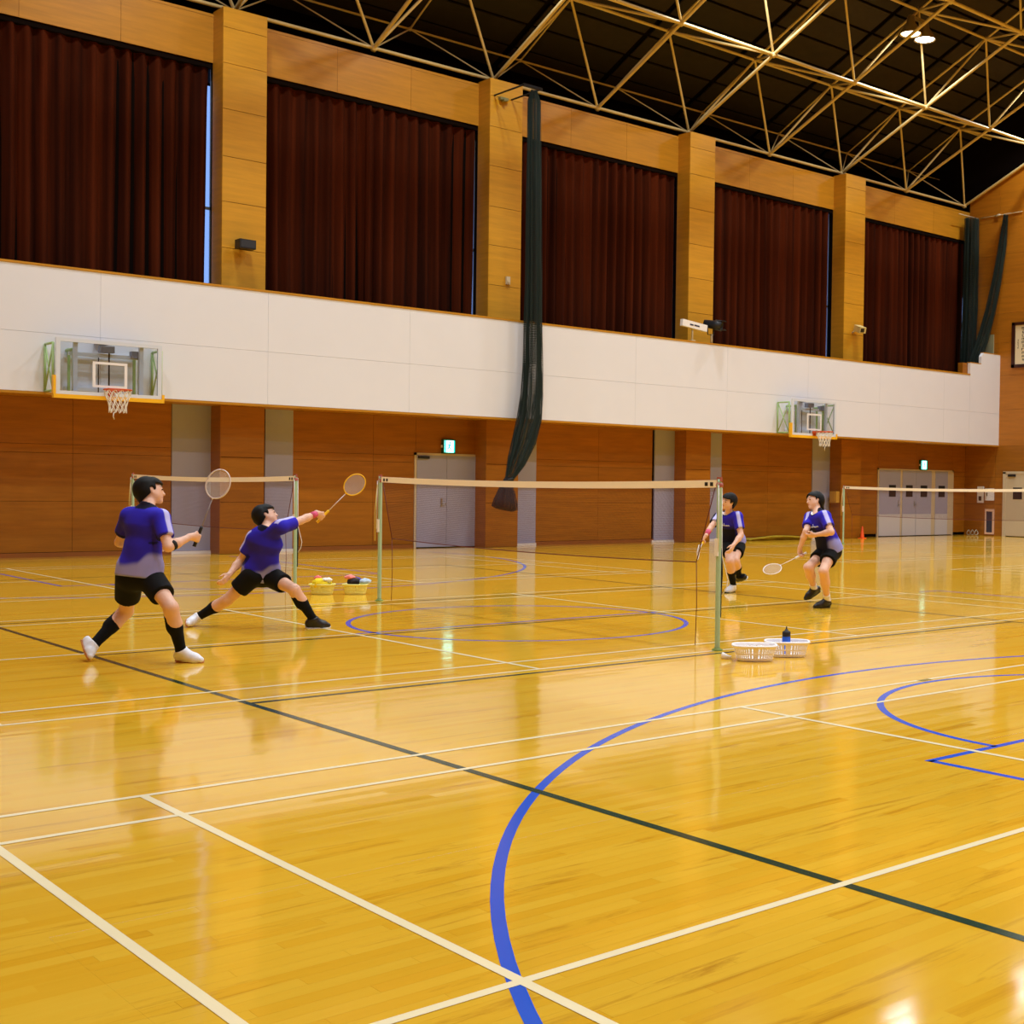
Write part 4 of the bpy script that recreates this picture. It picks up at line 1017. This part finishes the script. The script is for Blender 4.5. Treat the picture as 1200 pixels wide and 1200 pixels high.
def hand_caps(w, d, s, n, grip, k=.006):
    """palm, five fingers with knuckle bends and a thumb off the side: list of capsules"""
    d, s, n = nv(d), nv(s), nv(n); out = []
    for q in (.026, .009, -.009, -.026): out.append((w+.012*d+s*q*.7, w+.082*d+s*q, .015, .0125, .012))
    out.append((w-.02*d, w+.03*d, .021, .022, .015))
    ang = (62, 140, 205) if grip else (16, 38, 58)
    for i in range(4):
        p = w+.082*d+s*(.027-.018*i); L = [.92, 1.0, .95, .78][i]
        for seg, a in zip((.042, .027, .021), ang):
            a = math.radians(a*(1 if grip else 1+.12*i)); q = p+(d*math.cos(a)+n*math.sin(a))*seg*L
            out.append((p, q, .0088, .008, k)); p = q
    p = w+.022*d+.026*s; q = w+.052*d+.046*s+.014*n; out.append((p, q, .014, .0105, .008))
    q2 = q+nv(d*.55+n*(.75 if grip else .2)-s*(.35 if grip else -.1))*.032; out.append((q, q2, .0105, .009, k))
    q3 = q2+nv(d*.3+n*(.8 if grip else .2)-s*(.7 if grip else 0))*.024; out.append((q2, q3, .009, .008, k))
    return out

def foot(k, n, t):
    """sole direction and foot normal from knee, ankle and toe tip"""
    f0 = nv(t-n); up0 = nv(k-n); up0 = nv(up0-f0*(up0@f0)); a = math.atan2(.078, .185)
    return nv(f0*math.cos(a)+up0*math.sin(a)), nv(up0*math.cos(a)-f0*math.sin(a))
def person(J, S, label, racket_label):
    J = {k: np.array(v, float) for k, v in J.items()}
    for sd, dr in S.get('plant', {}).items():                      # feet standing flat: ankle above the heel, toe on the floor
        dr = np.array(dr, float); dr[2] = 0; dr = nv(dr); J['t'+sd][2] = .024; J['a'+sd] = J['t'+sd]-dr*.185+np.array([0, 0, .078])
    feet = (J['tr']+J['tl'])/2; root = thing('person', label, 'person', (feet[0], feet[1], 0), 'badminton players')
    lat = nv(J['sl']-J['sr']); up_ = nv(J['neck']-J['pel']); lat = nv(lat-up_*(lat@up_)); fr = np.cross(lat, up_)   # front of the chest
    hl = nv(J['hl']-J['hr'])
    fd = nv(S['face']); hu = nv(nv(J['head']-J['neck'])*.6+np.array([0, 0, .8])); hu = nv(hu-fd*(hu@fd)); hs = np.cross(hu, fd)  # head: face, up, left
    H = J['head']; pts = np.array(list(J.values()))
    f = Field(pts.min(0)-.20, pts.max(0)+.22, .0085)
    # --- legs
    for sd in 'rl':
        a, k_, n_ = J['h'+sd], J['k'+sd], J['a'+sd]
        f.cap(a, k_, .082, .054, .03); f.cap(k_, k_+(n_-k_)*.35, .052, .055, .03)
        sh = nv(n_-k_); ft = nv(J['t'+sd]-n_); back = nv(-ft+sh*(ft@sh))
        f.cap(k_+(n_-k_)*.12+back*.012, k_+(n_-k_)*.45+back*.014, .050, .052, .03)
        f.cap(k_+(n_-k_)*.4, n_, .050, .033, .03)
        sol, u2_ = foot(k_, n_, J['t'+sd]); t_ = J['t'+sd]
        f.cap(n_, t_-sol*.075+u2_*.006, .031, .020, .02); f.cap(n_-u2_*.01, t_-sol*.20+u2_*.014, .031, .026, .02)
    # --- trunk
    P, N = J['pel'], J['neck']; at = lambda t, u=0, v=0: P+(N-P)*t+lat*u+fr*v
    for u in (-.055, .055): f.cap(P+hl*u-up_*.01, P+hl*u+up_*.06, .095, .095, .05)
    f.cap(at(.0), at(.35), .098, .090, .05, lat, 1.28); f.cap(at(.35), at(.72), .095, .108, .06, lat, 1.32); f.cap(at(.72), at(.86), .105, .075, .05, lat, 1.5)
    f.cap(J['sr']-lat*.02, J['sl']+lat*.02, .055, .055, .05)
    f.cap(N-up_*.05, H-hu*.05-fd*.018, .052, .050, .035)
    # --- head
    f.cap(H+hu*.028-fd*.018, H+hu*.020+fd*.012, .088, .080, .03, hs, .88)
    f.cap(H-hu*.015+fd*.018, H-hu*.078+fd*.058, .066, .026, .03, hs, .95)
    f.cap(H-hu*.04+hs*.035+fd*.02, H-hu*.04-hs*.035+fd*.02, .036, .036, .03)
    f.cap(H+hu*.012+fd*.086, H-hu*.026+fd*.102, .007, .011, .012); f.cap(H-hu*.028+hs*.009+fd*.090, H-hu*.028-hs*.009+fd*.090, .008, .008, .008)
    f.cap(H-hu*.052+hs*.014+fd*.083, H-hu*.052-hs*.014+fd*.083, .008, .008, .008)
    f.cap(H+hu*.026+hs*.034+fd*.074, H+hu*.026-hs*.034+fd*.074, .012, .012, .015)
    for q in (1, -1): f.cap(H+hs*q*.076+hu*.012-fd*.012, H+hs*q*.076-hu*.024-fd*.004, .016, .011, .010, hs, .55)
    # --- arms and hands
    racket = None
    for sd in 'rl':
        a, e, w = J['s'+sd], J['e'+sd], J['w'+sd]
        f.cap(a, e, .050, .038, .03); f.cap(e, e+(w-e)*.35, .039, .040, .02); f.cap(e+(w-e)*.35, w, .039, .025, .02)
        fa = nv(w-e)
        if sd == S['grip']:
            A = nv(S['racket']); d = nv(fa*1.0+nv(J['hand']-w)*.6); d = nv(d-A*(d@A)); s_ = A
            n = np.cross(s_, d) if sd == 'r' else np.cross(d, s_)
            caps = hand_caps(w, d, s_, n, True); racket = (w+.085*d+n*.023, A)
        else:
            d = nv(fa+nv(S.get('rest_d', fa))*.3); s_ = np.array(S['rest_s'], float); s_ = nv(s_-d*(s_@d)); n = np.cross(s_, d) if sd == 'r' else np.cross(d, s_)
            caps = hand_caps(w, d, s_, n, False)
        for (p, q, r0, r1, k_) in caps: f.cap(p, q, r0, r1, k_)
    def skin(v):
        c = np.tile(SKINC, (len(v), 1)); X = v-H; xf, xu, xs = X@fd, X@hu, X@hs
        m = np.exp(-((xu+.053)/.008)**2-((xs)/.020)**2)*(xf > .07); c = c*(1-m[:, None])+LIPC*m[:, None]
        for q in (1, -1):
            m = np.exp(-((xu-.030)/.0055)**4-((xs-q*.034)/.020)**4)*(xf > .045); c = c*(1-m[:, None])+BROWC*m[:, None]
        return c
    f.obj('body', M_SKIN, root, skin)
    for q in (1, -1):
        c = H+fd*.0775+hu*.008+hs*q*.032
        o = obj('eye', MB().sphere(c, .0115, 10, 6, (1, 1, .8)), M_EYE, root)
    # --- hair
    g = Field(H-.20, H+.20, .0065)
    g.cap(H+hu*.034-fd*.026, H+hu*.030+fd*.010, .110, .099, .02, hs, .92)
    g.cap(H-hu*.01-fd*.045, H-hu*.07-fd*.048, .082, .056, .03)
    if S['hair'] == 'short':
        for i in range(16):                                        # tufts
            a = i*2.4; el_ = .15+.9*((i*.618) % 1); rad_ = math.cos(el_); p = H+hu*(.03+.092*math.sin(el_))+(hs*.9*math.cos(a)*rad_+fd*(math.sin(a)*rad_-.22))*.088; q = nv(p-H)
            g.cap(p-q*.01, p+q*.010-hu*.022+fd*.006, .026, .016, .03)
    xf = g.planeD(H, fd); xu = g.planeD(H, hu)
    xs = np.abs(g.planeD(H, hs))
    face = np.maximum.reduce([.030-xf, xu-(.052 if S['hair'] == 'short' else .075-.9*0)+ (0 if S['hair'] == 'short' else 0)*xs]) if S['hair'] == 'short' else np.maximum(.020-xf, xu-.085+.55*xs)
    g.F = np.maximum(g.F, -face)
    low = np.maximum(-.036+.70*(xf+.03)-xu, -1)          # hair line falls from the temple to the nape
    g.F = np.maximum(g.F, low)
    for q in (1, -1): g.cap(H+hs*q*.085+hu*.004-fd*.004, H+hs*q*.085-hu*.03-fd*.0, .020, .016, .01, sub=True)
    if S['hair'] == 'tail':
        p = H-fd*.105-hu*.015; g.cap(H-fd*.09+hu*.0, p, .03, .022, .02); g.cap(p, p-hu*.085-fd*.02, .024, .012, .015)
    g.obj('hair', M_HAIR, root)
    # --- shirt
    h = Field(pts.min(0)-.22, pts.max(0)+.22, .0085)
    for u in (-.07, .07): h.cap(P+hl*u-up_*.02, P+hl*u+up_*.05, .122, .120, .05)
    h.cap(at(-.05), at(.35), .126, .112, .05, lat, 1.27); h.cap(at(.35), at(.72), .112, .124, .06, lat, 1.30); h.cap(at(.72), at(.88), .120, .082, .05, lat, 1.48)
    h.cap(J['sr'], J['sl'], .074, .074, .05)
    h.cap(N-up_*.06, N+up_*.015, .074, .064, .03)
    hem = S.get('hem', -.12)
    h.plane(at(0)+up_*hem, -up_)
    pd = h.planeD(N+up_*.022, nv(up_+fr*.40)); ctr = N+up_*.05
    rr_ = np.sqrt((h.ax[0]-ctr[0])[:, None, None]**2+(h.ax[1]-ctr[1])[None, :, None]**2+(h.ax[2]-ctr[2])[None, None, :]**2)
    h.F = np.maximum(h.F, np.minimum(pd, (.088-rr_).astype(F32)))
    for sd in 'rl':
        a, e = J['s'+sd], J['e'+sd]; t = S.get('sleeve', .66); q = a+(e-a)*t
        k = Field(np.minimum(a, e)-.14, np.maximum(a, e)+.14, .0085)
        k.cap(a, e, .068, .070, .03); k.plane(q, e-a)
        # paste the sleeve into the shirt on the shared grid
        i0 = np.round((k.lo-h.lo)/h.h).astype(int); sh0 = h.lo+i0*h.h
        k2 = Field(sh0, sh0+(k.n-1)*k.h, .0085); k2.cap(a, e, .074, .068, .03); k2.plane(q, e-a)
        b0 = np.maximum(i0, 0); b1 = np.minimum(i0+k2.n, h.n); s0 = b0-i0; s1 = b1-i0
        sl = tuple(slice(b0[i], b1[i]) for i in range(3)); kl = tuple(slice(s0[i], s1[i]) for i in range(3))
        A_, B_ = h.F[sl], k2.F[kl]; hh = np.clip(.5+.5*(A_-B_)/.025, 0, 1); h.F[sl] = A_+(B_-A_)*hh-.025*hh*(1-hh)
    blue = np.array(lin(46, 36, 190)[:3]); navy = np.array(lin(14, 12, 40)[:3]); lav = np.array(lin(150, 150, 222)[:3]); pale = np.array(lin(196, 192, 244)[:3]); white = np.array(lin(236, 234, 240)[:3])
    def cloth(v):
        X = v-P; t = (X@up_)/np.linalg.norm(N-P); u = X@lat; w = X@fr
        c = np.tile(blue, (len(v), 1))
        def put(col, m): nonlocal c; m = np.clip(m, 0, 1)[:, None]; c = c*(1-m)+col*m
        tb = .15+.15*sstep(.07, .15, np.abs(u))-.05*sstep(-.10, .05, u)*sstep(.0, -.05, w)
        put(lav, sstep(tb+.05, tb-.05, t))
        front = sstep(.01, .05, w)*sstep(.15, .10, np.abs(u)-.02*(1-t))*sstep(.74, .54, t)
        put(navy, front)
        if S.get('dark_right'): put(navy, sstep(-.02, -.10, u)*sstep(.0, .05, w))
        for sd in 'rl':
            a, e = J['s'+sd], J['e'+sd]; ar = nv(e-a); Y = v-a; s1 = Y@ar; L = np.linalg.norm(e-a)
            top = nv(up_-ar*(up_@ar)+1e-3*lat); perp = np.cross(ar, top); ht = Y@top; pp = Y@perp
            onarm = (s1 > -.06)*(ht > .02); m = sstep(.030, .022, np.abs(pp+.012))*onarm*(np.abs(u) > .085)
            put(pale, m*.95)
            put(navy, (s1 > .66*L-.03)*sstep(.0, -.03, ht)*(s1 < L)*(np.abs(Y-np.outer(s1, ar)).max(1) < .1)*.8)
        rad = np.linalg.norm(X-np.outer(X@up_, up_), axis=1)
        put(navy, (t > .955)*(rad < .095)); put(white, (t > .975)*(w > .02)*(rad < .085))
        # wide soft folds of the cloth
        return c
    shirt = h.obj('shirt', M_SHIRT, root, cloth, smooth=2)
    if S.get('logo'):                                              # small white script mark on the chest, laid on the cloth
        from mathutils.bvhtree import BVHTree
        me = shirt.data; bv = BVHTree.FromPolygons([q.co for q in me.vertices], [tuple(p.vertices) for p in me.polygons]); base = wloc(root)
        mb = MB()
        def on(u, t):
            o = at(t, u, .5); hit = bv.ray_cast(Vector(o)-base, Vector(-fr))
            return (hit[0]+base+Vector(fr)*.003) if hit[0] else None
        strokes = [[(-.075, .80), (-.075, .70), (-.055, .70)], [(-.05, .73), (-.04, .74), (-.045, .70), (-.03, .715)], [(-.025, .70), (-.02, .78), (-.012, .70), (-.008, .73)], [(0, .73), (.01, .735), (.005, .70), (.016, .705)], [(.022, .70), (.026, .735), (.036, .73), (.038, .70)], [(.046, .70), (.05, .735), (.062, .72), (.068, .70)]]
        for st in strokes:
            q = [on(S['logo'][0]+x*S['logo'][1], y+S['logo'][2]) for x, y in st]; q = [p for p in q if p is not None]
            if len(q) > 1: mb.tube(q, .0042, 5)
        if mb.v: obj('logo', mb, M_WHITE, root, label='small white script wordmark on the chest')
    # --- shorts
    g = Field(np.minimum.reduce([J['hl'], J['hr'], J['kl'], J['kr']])-.2, np.maximum.reduce([J['hl'], J['hr'], J['kl'], J['kr'], P])+.22, .0085)
    for u in (-.05, .05): g.cap(P+hl*u-up_*.03, P+hl*u+up_*.03, .116, .112, .05)
    for sd in 'rl':
        a, k_ = J['h'+sd], J['k'+sd]
        q = g.like(); q.cap(a, k_, .108, .092, .03); q.plane(a+(k_-a)*S['shorts'], k_-a)
        hh = np.clip(.5+.5*(g.F-q.F)/.03, 0, 1); g.F = g.F+(q.F-g.F)*hh-.03*hh*(1-hh)
    pd = g.planeD(P+up_*.05, up_); ctr = P+up_*.14
    rr_ = np.sqrt((g.ax[0]-ctr[0])[:, None, None]**2+(g.ax[1]-ctr[1])[None, :, None]**2+(g.ax[2]-ctr[2])[None, None, :]**2)
    g.F = np.maximum(g.F, np.minimum(pd, (.17-rr_).astype(F32)))
    g.obj('shorts', M_SHORT, root)
    # --- socks and shoes
    for sd in 'rl':
        k_, n_, t_ = J['k'+sd], J['a'+sd], J['t'+sd]; sh = nv(n_-k_)
        top, mat = S['sock']
        p0 = n_+(k_-n_)*top; ft = nv(t_-n_); back = nv(-ft+sh*(ft@sh))
        g = Field(np.minimum(p0, n_)-.12, np.maximum(p0, n_)+.12, .0075)
        g.cap(k_+(n_-k_)*.12+back*.012, k_+(n_-k_)*.45+back*.014, .057, .059, .03); g.cap(k_+(n_-k_)*.4, n_, .056, .040, .03); g.cap(n_, n_+sh*.06, .040, .040, .02)
        g.plane(p0, k_-n_); g.obj('sock', mat, root)
        sol, up2 = foot(k_, n_, t_); heel = t_-sol*.215
        upper, solem = S['shoe'][sd]
        g = Field(np.minimum.reduce([heel, t_, n_])-.10, np.maximum.reduce([heel, t_, n_])+.10, .006)
        g.cap(heel+up2*.018, heel+up2*.012+sol*.07, .037, .036, .03); g.cap(heel+up2*.012+sol*.06, t_-sol*.075+up2*.008, .037, .041, .03); g.cap(t_-sol*.075+up2*.006, t_-sol*.03+up2*.0, .040, .028, .02)
        g.cap(n_-up2*.005, heel+up2*.03, .044, .040, .02); g.cap(n_-up2*.012+sol*.015, t_-sol*.09+up2*.012, .042, .036, .03)
        g.plane(t_-up2*.013, -up2); g.plane(n_+up2*.012-sol*.0, nv(up2*.9-sol*.25))
        g.obj('shoe', upper, root)
        g = Field(np.minimum(heel, t_)-.09, np.maximum(heel, t_)+.09, .005)
        g.cap(heel, heel+sol*.07, .042, .039, .03); g.cap(heel+sol*.06, t_-sol*.075, .039, .046, .03); g.cap(t_-sol*.08, t_-sol*.026, .046, .032, .02)
        g.plane(t_-up2*.025, -up2); g.plane(t_-up2*.010, up2)
        g.obj('shoe_sole', solem, root, smooth=1)
        if upper is M_SHOEW:
            mb = MB(); 
            for q in range(4):                                    # laces across the instep
                c = n_*(1-.2-.16*q)+(t_-sol*.09+up2*.012)*(.2+.16*q)+up2*.034; w_ = np.cross(sol, up2)*.022
                mb.tube([c-w_-up2*.006, c, c+w_-up2*.006], .004, 5)
            obj('lace', mb, M_GREYR, root)
    for (sd, t0, t1, mat, lb) in S.get('bands', []):
        e, w = J['e'+sd], J['w'+sd]; p, q = e+(w-e)*t0, e+(w-e)*t1
        o = obj('wristband' if t0 > .3 else 'elbow_band', MB().tube([p, (p+q)/2, q], [.045-.014*t0, .046-.014*(t0+t1)/2, .045-.014*t1], 16, caps=True), mat, root, label=lb)
    # --- racket: a thing of its own
    c, A = racket; L = .665; b0 = c-A*.075; B = lambda t: b0+A*t
    rn = np.array(S['racket_n'], float); rn = nv(rn-A*(rn@A)); rs = np.cross(A, rn)
    R = thing('badminton_racket', racket_label, 'racket', tuple(b0), 'badminton rackets')
    obj('grip', MB().tube([B(0), B(.01), B(.16), B(.175)], [.0155, .0145, .0135, .010], 10), S['grip_m'], R)
    obj('shaft', MB().tube([B(.17), B(.42)], [.0045, .0042], 8), S['shaft_m'], R)
    hc = B(.545); ring = [hc+A*(.122*math.cos(a))+rs*(.096*math.sin(a)) for a in np.linspace(0, 2*PI, 41)[:-1]]
    hd = obj('head_frame', MB().tube(ring, .0062, 6, closed=True).tube([B(.41), B(.428)], .007, 6), S['frame_m'], R)
    mb = MB()
    for x in np.arange(-.085, .086, .0085):
        yy = .120*math.sqrt(max(0, 1-(x/.094)**2)); mb.tube([hc+rs*x-A*yy, hc+rs*x+A*yy], .0008, 3, caps=False)
    for y in np.arange(-.11, .111, .0085):
        xx = .094*math.sqrt(max(0, 1-(y/.12)**2)); mb.tube([hc+A*y-rs*xx, hc+A*y+rs*xx], .0008, 3, caps=False)
    obj('strings', mb, M_WHITE, hd, kind='stuff')
    return root

JOINTS = {"p1": {"head": [4.065, 10.956, 1.37], "neck": [3.994, 10.825, 1.257], "sl": [3.902, 10.963, 1.175], "sr": [4.037, 10.672, 1.167], "el": [3.884, 11.143, 0.956], "wl": [4.115, 11.174, 0.92], "er": [4.039, 10.512, 0.941], "wr": [4.249, 10.578, 1.02], "hand": [4.326, 10.575, 1.066], "pel": [3.93, 10.828, 0.719], "hl": [3.879, 10.906, 0.677], "hr": [3.992, 10.768, 0.682], "kl": [3.949, 11.169, 0.379], "al": [3.677, 11.111, 0.132], "kr": [4.035, 10.436, 0.463], "ar": [4.169, 10.557, 0.127], "tl": [3.614, 11.009, 0.03], "tr": [4.296, 10.425, 0.03]}, "p2": {"head": [5.844, 12.645, 1.116], "neck": [5.788, 12.505, 1.004], "sl": [5.714, 12.632, 0.903], "sr": [5.853, 12.342, 1.023], "er": [6.101, 12.423, 1.082], "wr": [6.309, 12.472, 1.155], "hand": [6.354, 12.378, 1.196], "el": [5.631, 12.773, 0.672], "wl": [5.475, 12.678, 0.54], "pel": [5.8, 12.675, 0.544], "hl": [5.699, 12.643, 0.519], "hr": [5.872, 12.592, 0.508], "kl": [5.522, 12.835, 0.273], "al": [5.342, 13.095, 0.096], "kr": [5.94, 12.217, 0.402], "ar": [6.192, 12.286, 0.114], "tl": [5.192, 13.002, 0.03], "tr": [6.327, 12.197, 0.03]}, "p3": {"head": [12.786, 13.058, 1.271], "neck": [12.868, 13.139, 1.123], "sl": [12.887, 12.972, 1.071], "sr": [12.844, 13.309, 1.048], "er": [12.63, 13.225, 0.933], "wr": [12.465, 13.169, 0.798], "hand": [12.453, 13.216, 0.755], "el": [12.858, 12.868, 0.817], "wl": [12.673, 12.826, 0.684], "pel": [13.062, 13.22, 0.694], "hl": [13.076, 13.143, 0.641], "hr": [12.949, 13.185, 0.642], "kr": [12.704, 12.931, 0.45], "ar": [12.888, 13.072, 0.143], "kl": [12.803, 12.924, 0.462], "al": [13.057, 13.095, 0.227], "tr": [12.758, 13.066, 0.03], "tl": [13.11, 13.228, 0.16]}, "p4": {"head": [12.226, 10.945, 1.317], "neck": [12.158, 10.827, 1.189], "sl": [12.112, 10.663, 1.139], "sr": [12.199, 10.987, 1.116], "er": [12.012, 10.884, 0.949], "wr": [11.999, 10.973, 0.734], "hand": [11.942, 10.975, 0.673], "el": [12.025, 10.481, 0.956], "wl": [12.008, 10.711, 0.915], "pel": [12.349, 10.78, 0.728], "hl": [12.293, 10.713, 0.677], "hr": [12.344, 10.876, 0.668], "kl": [11.986, 10.568, 0.476], "al": [12.19, 10.693, 0.161], "kr": [11.996, 10.827, 0.508], "ar": [12.255, 10.953, 0.23], "tl": [12.069, 10.791, 0.03], "tr": [12.155, 11.027, 0.097]}}
M_PALE = pm('pale_racket_enamel', lin(226, 218, 222), .35); M_GREYR = pm('grey_racket_enamel', lin(150, 146, 152), .4); M_YGRIP = pm('yellow_grip_tape', lin(250, 200, 20), .6)
M_PINKB = pm('pink_wristband', lin(214, 84, 120), .8); M_BLKB = pm('black_band', lin(20, 20, 22), .8)
RT, FW = np.array(rt), np.array(fw)
person(JOINTS['p1'], dict(face=RT*.80+FW*.55+np.array([0, 0, .10]), grip='r', racket=(.19, -.10, .61), racket_n=-FW, rest_s=(0, 0, 1), hair='short', hem=-.035, shorts=.60, plant=dict(r=RT), sock=(.86, M_SOCKB),
    shoe=dict(r=(M_SHOEW, M_GUM), l=(M_SHOEW, M_GUM)), grip_m=M_BLACK, shaft_m=M_GREYR, frame_m=M_PALE, bands=[('r', .12, .34, M_BLKB, 'black elbow band with a pale edge')]),
    'person in blue shirt at the far left seen from behind with racket raised upright', 'pale framed racket held upright by the leftmost player')
person(JOINTS['p2'], dict(face=RT*.85+FW*.40+np.array([0, 0, .38]), grip='r', racket=(.44, -.22, .52), racket_n=-FW+RT*.5, rest_s=(0, 0, 1), hair='short', hem=-.055, shorts=.54, plant=dict(r=RT*.8+FW*.5), sock=(.86, M_SOCKB),
    shoe=dict(r=(M_SHOEB, M_SHOEW), l=(M_SHOEW, M_GUM)), grip_m=M_YGRIP, shaft_m=M_PALE, frame_m=M_YGRIP, bands=[('r', .62, .92, M_PINKB, 'pink wristband')]),
    'person in blue shirt lunging to the right with racket arm stretched out', 'yellow-gripped racket in the outstretched hand of the lunging player')
person(JOINTS['p3'], dict(face=-RT*.72-FW*.62+np.array([0, 0, .06]), grip='r', racket=-RT*.09-FW*.62+np.array([0, 0, -.19]), racket_n=RT+FW*.15, rest_s=(0, 0, .3), rest_d=(0, 0, -1), hair='short', hem=-.02, shorts=.50, plant=dict(r=-RT*.60-FW*.75), sock=(.62, M_SOCKB),
    shoe=dict(r=(M_SHOEW, M_SOLEB), l=(M_SHOEB, M_SHOEW)), grip_m=M_YGRIP, shaft_m=M_PALE, frame_m=M_PALE, bands=[('r', .45, .85, M_PINKB, 'pink wristband')], logo=(.01, 1.0, 0), dark_right=True),
    'person in dark navy shirt and black knee socks standing half behind the net post', 'racket held low by the player half behind the net post')
person(JOINTS['p4'], dict(face=-RT*.90-FW*.38+np.array([0, 0, .12]), grip='r', racket=(-.50, .10, -.19), racket_n=-FW*.6+np.array([0, 0, .9])-RT*.0, rest_s=(-.6, .2, .5), rest_d=(-.5, .5, -.2), hair='tail', hem=-.03, shorts=.46, plant=dict(l=-RT*.93-FW*.3), sock=(.20, M_SOCKW),
    shoe=dict(r=(M_SHOEB, M_SOLEB), l=(M_SHOEB, M_SOLEB)), grip_m=M_WHITE, shaft_m=M_PALE, frame_m=M_PALE, logo=(.03, 1.0, 0)),
    'person with a black ponytail in blue and lavender shirt crouching at the right, bare legs', 'white-gripped racket held low in front by the player with a ponytail')
